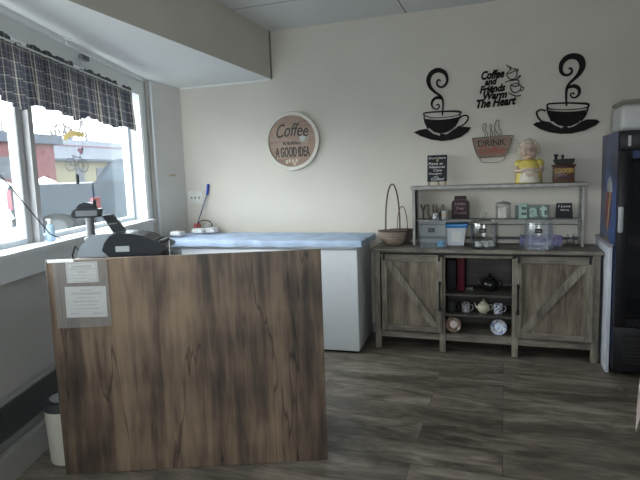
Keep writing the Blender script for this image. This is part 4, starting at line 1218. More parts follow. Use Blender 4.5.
for k, (tx, w_, zz) in enumerate((('Hello', .045, .115), ('Dear', .035, .078), ('Cookie', .052, .038))):
    words(m, tx, -.36 - w_, -.36 + w_, MZ + zz, MZ + zz + .024, 4.69, .002)
m.build('lettering', mat('dusty_pink_ink', (0.34, 0.22, 0.24), 0.7), jp)
gj = thing('sugar_jar', 'lidded clear glass jar holding white packets on the hutch shelf', 'jar', (-0.01, 4.66, MZ))
MB().lathe([(.058, .001), (.062, .006), (.062, .115), (.058, .12)], (-0.01, 4.66, MZ), 28, caps=False).build('glass_body', GLASSC, gj)
MB().lathe([(.064, .12), (.064, .126), (.04, .138), (.012, .142), (.012, .150), (.0005, .152)], (-0.01, 4.66, MZ), 28).build('lid', mat('grey_lid', (0.3, 0.31, 0.3), 0.3), gj)
c = MB()
rnd = random.Random(3)
for k in range(7):
    a = rnd.uniform(0, 6.28); r_ = rnd.uniform(.01, .03)
    c.rbox(-0.01 + r_ * math.cos(a) - .018, -0.01 + r_ * math.cos(a) + .018, 4.66 + r_ * math.sin(a) - .01, 4.66 + r_ * math.sin(a) + .01, MZ + .006, MZ + rnd.uniform(.07, .1), .005, 1)
c.build('packets', mat('white_sachets', (0.62, 0.6, 0.56), 0.6), gj)
es = thing('eat_sign', 'mint green letters reading Eat on a mint block on the hutch shelf', 'letter sign', (0.22, 4.69, MZ))
MINT = mat('mint_paint', (0.40, 0.56, 0.51), 0.6, var=0.1, scale=40)
MB().rbox(0.083, 0.345, 4.715, 4.735, MZ + .0005, MZ + .105, .003, 1).build('backing_block', mat('pale_mint', (0.20, 0.25, 0.24), 0.6), es)
for tx, x0, x1, h in (('E', .112, .178, .118), ('a', .195, .262, .085), ('t', .275, .335, .112)):
    words(MB(), tx, x0, x1, MZ + .0005, MZ + h, 4.712, .022, bold=.03).build('letter', MINT, es)
    words(MB(), tx, x0 + .006, x1 + .006, MZ + .003, MZ + h, 4.7148, .002, bold=.03).build('letter_shadow', mat('painted_shadow', (0.06, 0.08, 0.08), 0.6), es)  # dark offset copy stands in for the letter's cast shadow
bs = thing('black_recipe_sign', 'small black block sign with white lettering at the end of the hutch shelf', 'sign', (0.455, 4.68, MZ))
MB().prism([(.392, MZ + .0005), (.520, MZ + .0005), (.512, MZ + .122), (.400, MZ + .122)], 4.67, 4.70).build('block', mat('black_board', (0.015, 0.016, 0.02), 0.5), bs)
m = MB(); words(m, 'I Love', .41, .50, MZ + .088, MZ + .108, 4.67, .002, .2); words(m, 'Baking', .43, .49, MZ + .058, MZ + .074, 4.67, .002)
m.build('lettering', CHALK, bs)

# ------------------------------------------------------------------ canisters on the sideboard top
LABELB = mat('black_label', (0.02, 0.02, 0.022), 0.5)


def canister(name, label, x, y, r, h, lid, knob, material, n=40, square=False):
    t = thing(name, label, 'canister', (x, y, TZ), 0, 'clear canisters in front of the hutch')
    c = (x, y, TZ)
    if square:
        sx = r
        w = MB(); th = .004
        w.rbox(x - r, x + r, y - r * .8, y + r * .8, TZ + .001, TZ + .008, .002, 1)
        for (a0, a1, b0, b1) in ((x - r, x - r + th, y - r * .8, y + r * .8), (x + r - th, x + r, y - r * .8, y + r * .8), (x - r + th, x + r - th, y - r * .8, y - r * .8 + th), (x - r + th, x + r - th, y + r * .8 - th, y + r * .8)):
            w.box(a0, a1, b0, b1, TZ + .0085, TZ + h)
        w.build('body', material, t)
        MB().rbox(x - r - .004, x + r + .004, y - r * .8 - .004, y + r * .8 + .004, TZ + h + .0005, TZ + h + .02, .006).build('lid', material, t)
        ly = y - r * .8
    else:
        MB().lathe([(.0005, .001), (r * .96, .001), (r, .006), (r, h * .9), (r * .96, h), (r * .93, h), (r * .96, h * .88), (r * .96, .012), (.0005, .008)], c, n, caps=False).build('body', material, t)
        if lid == 'dome':
            L_ = [(r * 1.03, h + .0005), (r * 1.03, h + .008), (r * .95, h + .022), (r * .7, h + .040), (r * .35, h + .050), (.0005, h + .052)]
        else:
            L_ = [(r * 1.0, h + .0005), (r * 1.02, h + .006), (r * .85, h + .020), (r * .45, h + .032), (r * .15, h + .038)]
        li = MB().lathe(L_, c, n, caps=False).build('lid', material, t)
        if knob:
            MB().lathe([(.012, h + .036), (.010, h + .045), (.020, h + .055), (.024, h + .068), (.016, h + .082), (.0005, h + .088)], c, 20, caps=False).build('knob', GLASSC, t)
        ly = y - r
    lw = .026
    lx = x - .008
    vs = []
    MB().rbox(lx - lw, lx + lw, ly - .006, ly - .0025 if square else ly + .002, TZ + h * .66, TZ + h * .66 + .034, .001, 1).build('label', LABELB, t)
    m = MB(); words(m, 'Treat', lx - lw * .6, lx + lw * .6, TZ + h * .66 + .011, TZ + h * .66 + .023, ly - .006, .001, .2)
    m.build('label_lettering', mat('grey_chalk', (0.4, 0.4, 0.4), 0.7), t)
    return t


c1 = canister('acrylic_canister', 'boxy clear acrylic canister with a black label near the basket', -0.560, 4.47, 0.105, 0.205, '', False, ACRYL, square=True)
c2 = canister('glass_cookie_jar', 'round glass cookie jar with a knobbed lid in front of the hutch', -0.155, 4.45, 0.108, 0.208, 'cone', True, GLASSC)
c3 = canister('domed_canister', 'round clear canister with a smooth domed lid in front of the mint letters', 0.255, 4.45, 0.106, 0.205, 'dome', False, ACRYL)
c = MB()
rnd = random.Random(12)
for k in range(10):
    a = rnd.uniform(0, 6.28); r_ = rnd.uniform(.02, .065)
    c.rbox(-0.155 + r_ * math.cos(a) - .02, -0.155 + r_ * math.cos(a) + .02, 4.45 + r_ * math.sin(a) - .014, 4.45 + r_ * math.sin(a) + .014, TZ + .013, TZ + rnd.uniform(.03, .06), .004, 1)
tag(solo(c, 'wrapped_treats', mat('cellophane', (0.42, 0.44, 0.46), 0.3, var=0.4, scale=60), 'few wrapped treats at the bottom of the knobbed glass jar', 'treats', (-0.155, 4.45, TZ + .013)))
solo(MB().lathe([(.028, 0), (.033, .004), (.035, .044), (.030, .048), (.02, .05)], (-0.495, 4.455, TZ + .0095), 24), 'blue_tub', mat('bright_blue_film', (0.10, 0.33, 0.52), 0.4, var=0.3, scale=40),
     'small blue-topped tub inside the boxy acrylic canister', 'tub', (-0.495, 4.455, TZ + .0095))
tb = thing('lidded_tub', 'white plastic tub with a bright blue lid behind the acrylic canister', 'tub', (-0.375, 4.645, TZ))
MB().prism([(-.455, TZ + .001), (-.325, TZ + .001), (-.305, TZ + .15), (-.465, TZ + .15)], 4.585, 4.72).build('tub_body', mat('milky_plastic', (0.60, 0.64, 0.68), 0.35), tb)
MB().rbox(-.478, -.292, 4.575, 4.73, TZ + .151, TZ + .186, .005).build('lid', mat('bright_blue_plastic', (0.015, 0.20, 0.50), 0.35), tb)
MB().box(-.425, -.345, 4.5835, 4.5849, TZ + .03, TZ + .12).build('paper_label', PAPER, tb)
tr = thing('lavender_tray', 'shallow clear lavender plastic tray behind the domed canister', 'tray', (0.27, 4.66, TZ))
LAV = glass('lavender_plastic', (0.72, 0.70, 0.90), 0.08, haze=0.25, hcol=(0.5, 0.48, 0.7))
w = MB().box(.12, .44, 4.61, 4.71, TZ + .001, TZ + .005)
for (a0, a1, b0, b1) in ((.12, .124, 4.61, 4.71), (.436, .44, 4.61, 4.71), (.124, .436, 4.61, 4.614), (.124, .436, 4.706, 4.71)): w.box(a0, a1, b0, b1, TZ + .0055, TZ + .08)
w.build('tray_body', LAV, tr)
c = MB()
for k in range(6): c.rbox(.135 + k * .048, .17 + k * .048, 4.63, 4.69, TZ + .006, TZ + .05 + .01 * (k % 2), .004, 1)
tag(solo(c, 'small_boxes', mat('white_blue_cartons', (0.40, 0.42, 0.52), 0.6, var=0.4, scale=25), 'row of small pale cartons lying in the lavender tray', 'cartons', (.27, 4.66, TZ + .006)))
cr_ = thing('glass_creamer', 'small cut glass creamer standing by the end post of the hutch', 'creamer', (0.505, 4.66, TZ))
MB().lathe([(.022, .001), (.026, .008), (.038, .03), (.034, .055), (.026, .07), (.030, .095), (.027, .095), (.023, .07), (.034, .03), (.0005, .01)], (0.505, 4.66, TZ), 14, caps=False).build('body', GLASSC, cr_)
MB().tube([(.532, 4.66, TZ + .085), (.557, 4.66, TZ + .07), (.552, 4.66, TZ + .04), (.541, 4.66, TZ + .032)], .003, 8).build('handle', GLASSC, cr_)

# ------------------------------------------------------------------ baskets
def weave(name, cols):
    m, t, b = nt(name)
    N, L = t.nodes, t.links
    uv = N.new('ShaderNodeUVMap'); mp = N.new('ShaderNodeMapping'); mp.inputs['Scale'].default_value = (44, 12, 1)
    L.new(uv.outputs[0], mp.inputs[0])
    br = N.new('ShaderNodeTexBrick'); br.inputs['Scale'].default_value = 1; br.inputs['Brick Width'].default_value = 1.6; br.inputs['Row Height'].default_value = 1.0
    br.inputs['Mortar Size'].default_value = 0.10; br.inputs['Color1'].default_value = (*cols[0], 1); br.inputs['Color2'].default_value = (*cols[1], 1); br.inputs['Mortar'].default_value = (*cols[2], 1)
    L.new(mp.outputs[0], br.inputs['Vector']); L.new(br.outputs['Color'], b.inputs['Base Color'])
    bp = N.new('ShaderNodeBump'); bp.inputs['Strength'].default_value = 0.8; bp.inputs['Distance'].default_value = 0.006; bp.invert = True
    L.new(br.outputs['Fac'], bp.inputs['Height']); L.new(bp.outputs[0], b.inputs['Normal']); b.inputs['Roughness'].default_value = 0.7
    return m


def basket(name, label, c, rx, ry, h, m, hh, hw, rot, hr, rimm, ha):
    t = thing(name, label, 'basket', c, rot, 'wicker baskets on the sideboard')
    n, k = 64, 14
    mb = MB(); mb.uv = []
    prof = [(.55, 0), (.68, h * .12), (.86, h * .42), (1.0, h * .8), (.98, h * .92), (.97, h), (.93, h), (.93, h * .9), (.95, h * .7), (.86, h * .4), (.74, h * .14), (.0, h * .10)]
    for i, (f, z) in enumerate(prof):
        for j in range(n + 1):
            a = 2 * PI * j / n
            wob = 1 + (0.010 * math.cos(a * 32) * (-1 if i % 2 else 1) if 0 < i < 6 else 0)
            mb.v.append((rx * f * wob * math.cos(a), ry * f * wob * math.sin(a), z + .001)); mb.uv.append((j / n, i / 6))
    for i in range(len(prof) - 1):
        for j in range(n):
            mb.f.append((i * (n + 1) + j, i * (n + 1) + j + 1, (i + 1) * (n + 1) + j + 1, (i + 1) * (n + 1) + j)); mb.smooth.append(True)
    k0 = len(mb.v); mb.v.append((0, 0, .001)); mb.uv.append((0, 0))
    for j in range(n): mb.f.append((k0, j + 1, j)); mb.smooth.append(False)
    mb.build('body', m, t, world=False, normals=False)
    rim = MB()
    for ph_ in (0, PI):
        rim.tube([(rx * .98 * math.cos(a) + .004 * math.cos(a) * math.cos(14 * a + ph_), ry * .98 * math.sin(a) + .004 * math.sin(a) * math.cos(14 * a + ph_), h + .004 * math.sin(14 * a + ph_)) for a in [2 * PI * j / 112 for j in range(112)]], .0045, 6, closed=True)
    lb(rim, 'rim', rimm, t)
    hd = MB()
    for off in (-.004, .004):
        pts = [(hw * math.cos(a) * math.cos(ha) - off * math.sin(ha), hw * math.cos(a) * math.sin(ha) + off * math.cos(ha), h * .8 + (hh - h * .8) * math.sin(a) ** .8) for a in [PI * q / 28 for q in range(29)]]
        hd.tube(pts, hr, 8)
    lb(hd, 'handle', rimm, t)
    return t


WIC = weave('woven_wicker', [(0.34, 0.275, 0.215), (0.24, 0.19, 0.15), (0.09, 0.07, 0.055)])
WIC2 = weave('grey_woven_wicker', [(0.17, 0.14, 0.125), (0.12, 0.10, 0.09), (0.04, 0.03, 0.03)])
DWK = mat('dark_willow', (0.09, 0.065, 0.055), 0.6, var=0.2, scale=60)
basket('tall_handled_basket', 'brown wicker basket with a tall thin hoop handle on the sideboard', (-0.928, 4.585, TZ), 0.128, 0.080, 0.125, WIC, 0.535, 0.082, 0.0, 0.0042, DWK, math.radians(52))
basket('low_handled_basket', 'darker wicker basket with a low hoop handle behind the tall-handled one', (-0.872, 4.735, TZ), 0.105, 0.042, 0.12, WIC2, 0.33, 0.045, 0.0, 0.0035, DWK, math.radians(10))

# ------------------------------------------------------------------ on top of the hutch
UZ = 1.3825
cs = thing('chalkboard_easel', 'small black chalkboard on wooden legs with white writing on the hutch', 'chalkboard', (-0.548, 4.66, UZ))
R = Matrix.Translation((0, 4.64, UZ)) @ Matrix.Rotation(math.radians(-7), 4, 'X') @ Matrix.Translation((0, -4.64, -UZ))
MB().box(-0.632, -0.466, 4.635, 4.645, UZ + .035, UZ + .262).move(R).build('board', mat('slate_black', (0.018, 0.022, 0.028), 0.6), cs)
lm_ = mat('pale_wood_leg', (0.30, 0.22, 0.14), 0.6)
for x in (-0.628, -0.488):
    MB().box(x, x + .018, 4.636, 4.648, UZ + .001, UZ + .0345).move(R).build('leg', lm_, cs)
MB().prism([(4.648, UZ + .24), (4.655, UZ + .24), (4.735, UZ + .001), (4.725, UZ + .001)], -.556, -.538, 'yz').build('rear_leg', lm_, cs)
m = MB()
for tx, a0, a1, z, h in (("Don't Start", -.62, -.478, .228, .018), ('Point at', -.622, -.50, .178, .022), ('National', -.615, -.485, .15, .02), ('Cake', -.58, -.51, .122, .018), ('Thoughts', -.622, -.51, .092, .018), ('of', -.575, -.54, .070, .014), ('Coffee!', -.598, -.49, .045, .022)):
    words(m, tx, a0, a1, UZ + z, UZ + z + h, 4.635, .0015, .15)
m.move(R).build('chalk_writing', CHALK, cs)

# grandmother cookie jar
gp = (0.185, 4.66, UZ)
gr = thing('figurine_cookie_jar', 'ceramic grandmother cookie jar in a yellow dress and white apron', 'cookie jar', gp)
YEL = mat('yellow_glaze', (0.62, 0.50, 0.12), 0.25, var=0.12, scale=20)
IVO = mat('ivory_glaze', (0.62, 0.57, 0.48), 0.22, var=0.06, scale=30)
SKN = mat('ceramic_skin', (0.56, 0.43, 0.35), 0.25, var=0.05)
HAI = mat('ceramic_white_hair', (0.60, 0.53, 0.44), 0.4, var=0.18, scale=45, bump=0.5)
gx, gy, gz = gp
MB().lathe([(.098, .001), (.104, .006), (.101, .05), (.094, .10), (.088, .135), (.080, .165), (.062, .185), (.036, .195)], gp, 36, 1.0, .82).build('dress', YEL, gr)
# apron : a curved sheet over the front
ap = MB(); apu = []
for i in range(15):
    for j in range(9):
        a = math.radians(-84 - 52 + 104 * i / 14 * 1.0)
        z = .006 + .12 * j / 8
        rr = (.1075 - .016 * j / 8) * (1 + .012 * math.cos(i * 2.2))
        for_ = 1.0
        apu.append((gx + rr * math.cos(a) * (1 - .12 * j / 8), gy + rr * .85 * math.sin(a), gz + z))
ap.add(apu, [(i * 9 + j, (i + 1) * 9 + j, (i + 1) * 9 + j + 1, i * 9 + j + 1) for i in range(14) for j in range(8)], True)
apo = ap.build('apron', IVO, gr, normals=False)
sm_ = apo.modifiers.new('thick', 'SOLIDIFY'); sm_.thickness = .004
words(MB(), 'Yum', gx - .03, gx + .035, gz + .055, gz + .085, gy - .0905, .002, .2).build('apron_motif', mat('faded_red_glaze', (0.35, 0.16, 0.12), 0.4), gr)
for s in (-1, 1):
    MB().sphere((gx + s * .078, gy - .01, gz + .158), .034, 1.0, .9, 1.1, 18, 12).build('sleeve', YEL, gr)
    MB().tube([(gx + s * .088, gy - .015, gz + .135), (gx + s * .094, gy - .035, gz + .108), (gx + s * .07, gy - .062, gz + .100), (gx + s * .035, gy - .078, gz + .108)], [.021, .02, .017, .013], 12).build('forearm', SKN, gr)
    hd = MB().sphere((gx + s * .022, gy - .081, gz + .112), .0145, 1.1, .7, .9)
    for q in range(4):
        hd.tube([(gx + s * (.02), gy - .088, gz + .120 - q * .006), (gx + s * .004, gy - .090, gz + .119 - q * .006), (gx - s * .004, gy - .088, gz + .118 - q * .006)], .0035, 6)
    hd.build('hand', SKN, gr)
MB().lathe([(.034, .195), (.05, .200), (.054, .208), (.036, .214)], gp, 24, 1, .85).build('collar', IVO, gr)
hc = Vector((gx - .004, gy - .006, gz + .262))
HS = Matrix.Translation(hc) @ Matrix.Scale(1.22, 4) @ Matrix.Translation(-hc)
head = MB().sphere(hc, .058, 1.0, .92, 1.08, 28, 18)
head.sphere(hc + Vector((0, -.055, -.006)), .010, .9, .9, 1.1, 12, 8)
for s in (-1, 1): head.sphere(hc + Vector((s * .026, -.040, -.018)), .018, 1, .8, .9, 14, 10)
head.sphere(hc + Vector((0, -.036, -.042)), .018, 1.1, .8, .7, 14, 10)
head.move(HS).build('head', SKN, gr)
hair = MB()
rnd = random.Random(5)
for k in range(70):
    th = rnd.uniform(0, 2 * PI); ph2 = rnd.uniform(-.5, 1.45)
    x, y, z = math.cos(th) * math.cos(ph2), math.sin(th) * math.cos(ph2), math.sin(ph2)
    if y < -.45 and z < .62: continue
    hair.sphere(hc + Vector((x * .057, y * .053 + .004, z * .062)), .0165, n=10, m=6)
hair.sphere(hc + Vector((0, .01, .065)), .026, 1.1, 1, .8, 14, 10)
hair.move(HS).build('hair', HAI, gr)
gl_ = MB()
for s in (-1, 1):
    gl_.tube([(hc.x + s * .021 + .0145 * math.cos(a), hc.y - .0585, hc.z + .008 + .0125 * math.sin(a)) for a in [2 * PI * q / 16 for q in range(16)]], .0018, 6, closed=True)
gl_.tube([(hc.x - .007, hc.y - .0585, hc.z + .008), (hc.x + .007, hc.y - .0585, hc.z + .008)], .0015, 6)
gl_.move(HS).build('spectacles', mat('thin_dark_frames', (0.12, 0.09, 0.07), 0.4), gr)
fe = MB()
for s in (-1, 1): fe.sphere(hc + Vector((s * .021, -.053, .007)), .0042, 1, .6, 1, 10, 6)
fe.move(HS).build('eye', mat('eye_brown', (0.04, 0.03, 0.03), 0.3), gr)
MB().tube([(hc.x - .013, hc.y - .0545, hc.z - .026), (hc.x, hc.y - .057, hc.z - .031), (hc.x + .013, hc.y - .0545, hc.z - .026)], .0024, 6).move(HS).build('mouth', mat('rosy_lip', (0.36, 0.10, 0.09), 0.4), gr)

# wooden COOKIES box with a cast-iron engine on the lid
kx, ky = 0.442, 4.66
kb_ = thing('cookie_box', 'dark wooden box lettered COOKIES with a small black engine on its lid', 'box', (kx, ky, UZ))
EM = Matrix.Translation((kx, ky, UZ + .1405)) @ Matrix.Scale(1.22, 4) @ Matrix.Translation((-kx, -ky, -UZ - .1405))
KW = wood('dark_cherry_wood', [(0.045, 0.020, 0.012), (0.09, 0.038, 0.022), (0.15, 0.065, 0.035)], streak=(6, 20, 20), crack=0.2, rough=0.35)
MB().rbox(kx - .076, kx + .076, ky - .05, ky + .05, UZ + .001, UZ + .125, .004).build('box_body', KW, kb_)
MB().rbox(kx - .086, kx + .086, ky - .058, ky + .058, UZ + .1255, UZ + .14, .004).build('lid', mat('dark_red_brown', (0.06, 0.018, 0.014), 0.35), kb_)
words(MB(), 'COOKIES', kx - .068, kx + .07, UZ + .078, UZ + .112, ky - .05, .004, bold=.02).build('lettering', mat('gold_lettering', (0.50, 0.32, 0.05), 0.5), kb_)
MB().prism([(kx - .05, UZ + .03), (kx - .02, UZ + .055), (kx + .02, UZ + .045), (kx + .055, UZ + .055), (kx + .03, UZ + .02)], ky - .052, ky - .05).build('painted_patch', mat('dark_purple_brown', (0.06, 0.035, 0.045), 0.6), kb_)
IR = mat('cast_iron', (0.010, 0.010, 0.011), 0.45)
en = MB().prism([(kx - .062, UZ + .168), (kx - .045, UZ + .1405), (kx + .045, UZ + .1405), (kx + .058, UZ + .152), (kx + .066, UZ + .178), (kx - .02, UZ + .178), (kx - .062, UZ + .172)], ky - .025, ky + .025)
eo = en.move(EM).build('engine', IR, kb_)
MB().lathe([(.009, .17), (.009, .195), (.014, .200), (.014, .208), (.006, .21)], (kx - .047, ky, UZ), 16).lathe([(.006, .175), (.007, .192), (.01, .198), (.004, .205)], (kx - .006, ky, UZ), 14).move(EM).build('funnel', IR, eo)
w = MB()
for x in (-.035, 0, .035):
    for s in (-1, 1):
        m_ = MB().lathe([(.002, -.003), (.016, -.003), (.016, .003), (.002, .003)], (0, 0, 0), 16)
        m_.move(Matrix.Translation((kx + x, ky + s * .0285, UZ + .157)) @ Matrix.Rotation(PI / 2, 4, 'X')); w.add(m_.v, m_.f, True)
w.move(EM).build('engine_wheels', IR, eo)

# ------------------------------------------------------------------ wall art (cut black sheet metal, 8 mm off the wall)
SHEET = mat('black_sheet_metal', (0.010, 0.009, 0.009), 0.75, spec=0.2)
YA, YB = D - 0.014, D - 0.010


def wall_cup(key, cx, cz, label):
    T = TR[key]
    t = thing('coffee_cup_wall_art', label, 'wall art', (cx, D, cz - 0.08), 0, 'black steaming cup wall art')
    P = lambda pts: [(cx + p[0], cz + p[1], p[2]) for p in pts]
    Q = lambda pts: [(cx + p[0], cz + p[1]) for p in pts]
    bx_ = sum(q[0] for q in T['bowl']) / len(T['bowl']); bz_ = sum(q[1] for q in T['bowl']) / len(T['bowl'])
    c = MB().prism([(cx + bx_ + (q[0] - bx_) * 1.10, cz + bz_ + .002 + (q[1] - bz_) * 1.10) for q in T['bowl']], YA, YB)
    for k in ('rim', 'left', 'right'): c.stroke(P(T[k]), YA, YB)
    co = c.build('cup', SHEET, t)
    MB().stroke(P(T['handle']), YA, YB).build('handle', SHEET, t)
    MB().prism(Q(T['saucer']), YA, YB).build('saucer', SHEET, t)
    MB().stroke(P(T['swirl']), YA, YB).stroke(P(T['curl']), YA, YB).build('steam', SHEET, t)
    MB().box(cx - .02, cx + .02, D - .010, D - .0005, cz - .02, cz + .0).build('standoff', SHEET, t)
    return t


wall_cup('cup1', -0.52, 1.83, 'smaller black metal coffee cup with curling steam above the chalkboard')
wall_cup('cup2', 0.46, 1.83, 'larger black metal coffee cup with curling steam above the cookie box')

wa = thing('word_art', 'black metal script reading Coffee and Friends Warm The Heart', 'wall art', (-0.05, D, 2.02))
SXF = -0.085                      # the script climbs slightly less to the right on the wall


def script(m, txt, x0, x1, z0, z1):
    words(m, txt, -0.05 + x0, -0.05 + x1, 2.2 + z0, 2.2 + z1, YB, .004, .32, .05)


m = MB()
script(m, 'Coffee', -.142, .045, .058, .132)
script(m, 'and', -.115, -.012, .010, .068)
script(m, 'Friends', -.160, .050, -.052, .012)
script(m, 'Warm', -.130, .062, -.108, -.046)
script(m, 'The Heart', -.188, .132, -.172, -.098)
m.move(Matrix.Translation((-.05, 0, 2.2)) @ Matrix.Rotation(math.radians(-2.0), 4, 'Y') @ Matrix.Translation((.05, 0, -2.2)))
m.build('lettering', SHEET, wa)
m = MB()
for k, pts in TR['art'].items():
    m.stroke([(-0.05 + p[0], 2.2 + p[1], p[2] * 1.1) for p in pts], YA, YB)
m.build('cup_motif', SHEET, wa)
MB().box(-.12, -.10, D - .010, D - .0005, 2.17, 2.2).build('standoff', SHEET, wa)

dc = thing('drink_coffee_sign', 'cup-shaped wooden sign reading DRINK Coffee with wire steam', 'sign', (-0.08, D, 1.58))
T = TR['drink']; P = lambda pts: [(-.08 + p[0], 1.74 + p[1], p[2] * .7) for p in pts]
MB().prism([(-.08 + p[0], 1.74 + p[1]) for p in T['body']], D - .018, D - .006).build('board', wood('tan_sign_wood', [(0.17, 0.12, 0.095), (0.25, 0.18, 0.14), (0.31, 0.235, 0.18)], streak=(2, 10, 16), crack=0.1, rough=.7), dc)
WIRE = mat('dark_wire', (0.05, 0.045, 0.04), 0.5)
MB().stroke(P(T['outline']), D - .021, D - .016).build('rim_wire', WIRE, dc)
MB().stroke(P(T['foot']), D - .014, D - .008).build('foot', WIRE, dc)
MB().stroke(P(T['handle']), D - .014, D - .010).stroke(P(T['handle2']), D - .014, D - .010).build('handle', mat('grey_wire', (0.24, 0.23, 0.20), 0.5), dc)
m = MB()
for k in ('steam1', 'steam2', 'steam3'): m.stroke(P(T[k]), D - .014, D - .008)
m.build('steam', WIRE, dc)
m = MB(); words(m, 'DRINK', -.08 - .138, -.08 + .086, 1.74 - .036, 1.74 + .016, D - .018, .003, bold=.004)
m.move(Matrix.Translation((-.1, 0, 1.73)) @ Matrix.Rotation(math.radians(-1), 4, 'Y') @ Matrix.Translation((.1, 0, -1.73)))
m.build('drink_lettering', INK, dc)
m = MB(); words(m, 'Coffee', -.08 - .125, -.08 + .08, 1.74 - .100, 1.74 - .038, D - .018, .003, .35, .01)
m.build('coffee_lettering', mat('brick_red_ink', (0.36, 0.07, 0.05), 0.6), dc)
MB().box(-.12, -.06, D - .006, D - .0005, 1.68, 1.72).build('standoff', WIRE, dc)

# ------------------------------------------------------------------ drinks cooler, the white panel beside it, the tub on top
wp = thing('side_panel_board', 'narrow white panel standing between the sideboard and the drinks cooler', 'panel', (0.716, 4.5, 0))
MB().rbox(0.704, 0.728, 4.19, 4.79, 0.001, 0.925, .003, 1).build('board', mat('cool_white_panel', (0.55, 0.58, 0.64), 0.4), wp)
MB().rbox(0.700, 0.731, 4.18, 4.79, 0.9255, 0.952, .003, 1).build('top_cap', mat('grey_lavender_cap', (0.24, 0.24, 0.29), 0.4), wp)

fr = thing('drinks_cooler', 'tall black glass-door drinks cooler with a blue printed side', 'drinks cooler', (1.12, 4.46, 0))
FX0, FX1, FF, FB = 0.737, 1.50, 4.165, 4.79
BLK = mat('cooler_black', (0.012, 0.012, 0.014), 0.4)
b = MB().box(FX0 + .001, FX0 + .03, FF, FB, 0.03, 1.735).box(FX1 - .03, FX1, FF, FB, 0.03, 1.735).box(FX0 + .03, FX1 - .03, FB - .03, FB, 0.03, 1.735)
b.box(FX0 + .03, FX1 - .03, FF, FB - .03, 1.56, 1.735).box(FX0 + .03, FX1 - .03, FF, FB - .03, 0.03, 0.36)
b.build('cabinet', BLK, fr)
b = MB().box(FX0 + .0305, FX1 - .0305, FB - .034, FB - .0305, 0.361, 1.559).box(FX0 + .0305, FX0 + .034, FF + .01, FB - .035, .361, 1.559).box(FX1 - .034, FX1 - .0305, FF + .01, FB - .035, .361, 1.559)
b.build('liner', mat('pale_liner', (0.34, 0.36, 0.40), 0.5), fr)


def side_mat():
    m, t, b = nt('blue_printed_vinyl')
    N, L = t.nodes, t.links
    tc = N.new('ShaderNodeTexCoord'); n = N.new('ShaderNodeTexNoise'); n.inputs['Scale'].default_value = 3.2; n.inputs['Detail'].default_value = 3
    L.new(tc.outputs['Object'], n.inputs['Vector'])
    r = N.new('ShaderNodeValToRGB'); e = r.color_ramp.elements
    e[0].position = .38; e[0].color = (.030, .034, .062, 1); e[1].position = .68; e[1].color = (.02, .07, .24, 1)
    L.new(n.outputs['Fac'], r.inputs[0]); L.new(r.outputs[0], b.inputs['Base Color']); b.inputs['Roughness'].default_value = .35
    return m


def spr(poly, x0, x1, name, m):
    return MB().prism(poly, x0, x1, 'yz').build(name, m, fr)


spr([(FF, .05), (FB, .05), (FB, 1.735), (FF, 1.735)], FX0 - .001, FX0 + .0008, 'side_graphic', side_mat())
gy_ = 4.44
GD = -0.10
spr([(gy_ + .10, 1.44 + GD), (gy_ + .06, 1.50 + GD), (gy_ - .02, 1.53 + GD), (gy_ - .10, 1.48 + GD), (gy_ - .13, 1.42 + GD), (gy_ - .06, 1.40 + GD), (gy_ + .05, 1.41 + GD)], FX0 - .0022, FX0 - .0011, 'ice_graphic', mat('print_ice_white', (0.3, 0.32, 0.32), 0.4, var=.4, scale=30))
spr([(gy_ + .10, 1.41 + GD), (gy_ - .10, 1.41 + GD), (gy_ - .09, 1.30 + GD), (gy_ - .03, 1.15 + GD), (gy_ + .04, 1.10 + GD), (gy_ + .12, 1.18 + GD), (gy_ + .12, 1.32 + GD)], FX0 - .0022, FX0 - .0011, 'drink_graphic', mat('print_red', (0.16, 0.02, 0.018), 0.4, var=.3, scale=20))
spr([(gy_ - .02, 1.41 + GD), (gy_ - .08, 1.42 + GD), (gy_ - .06, 1.30 + GD), (gy_ + .01, 1.18 + GD), (gy_ + .03, 1.10 + GD), (gy_ + .055, 1.16 + GD), (gy_ + .0, 1.30 + GD)], FX0 - .0032, FX0 - .0023, 'swoosh_graphic', mat('print_cream', (0.32, 0.25, 0.17), 0.4))
spr([(gy_ + .13, 1.07 + GD), (gy_ - .10, 1.05 + GD), (gy_ - .11, 1.02 + GD), (gy_ + .12, 1.035 + GD)], FX0 - .0022, FX0 - .0011, 'lower_stripe', mat('print_gold', (0.45, 0.30, 0.08), 0.4))
# door
b = MB().rbox(FX0 + .002, FX0 + .075, FF - .045, FF - .002, 0.37, 1.60, .006).rbox(FX1 - .075, FX1 - .002, FF - .045, FF - .002, 0.37, 1.60, .006)
b.box(FX0 + .075, FX1 - .075, FF - .042, FF - .002, 1.545, 1.60).box(FX0 + .075, FX1 - .075, FF - .042, FF - .002, 0.37, 0.43)
dr = b.build('door', BLK, fr)
MB().box(FX0 + .076, FX1 - .076, FF - .026, FF - .020, 0.431, 1.544).build('door_glass', glass('cooler_glass', (0.45, 0.48, 0.52), 0.10), dr)
MB().rbox(FX0 + .002, FX0 + .035, FF - .072, FF - .0455, 1.04, 1.22, .010).build('handle', mat('grey_handle', (0.34, 0.36, 0.38), 0.35), dr)
b = MB().rbox(FX0 + .002, FX1 - .002, FF - .045, FF - .002, 1.605, 1.735, .008)
hd = b.build('header', BLK, fr)
m = MB(); words(m, 'NN', FX0 + .13, FX0 + .23, 1.672, 1.712, FF - .0455, .002, bold=.01); m.build('header_lettering', mat('header_cream', (0.45, 0.42, 0.34), 0.5), hd)
MB().rbox(FX0 + .05, FX0 + .068, FF - .049, FF - .0455, 1.63, 1.70, .001, 1).build('clip', mat('pale_clip', (0.45, 0.46, 0.5), 0.4), hd)
MB().box(FX0 + .085, FX1 - .085, FF - .044, FF - .0425, 1.55, 1.598).build('blue_band', mat('deep_blue_band', (0.012, 0.03, 0.12), 0.4), dr)
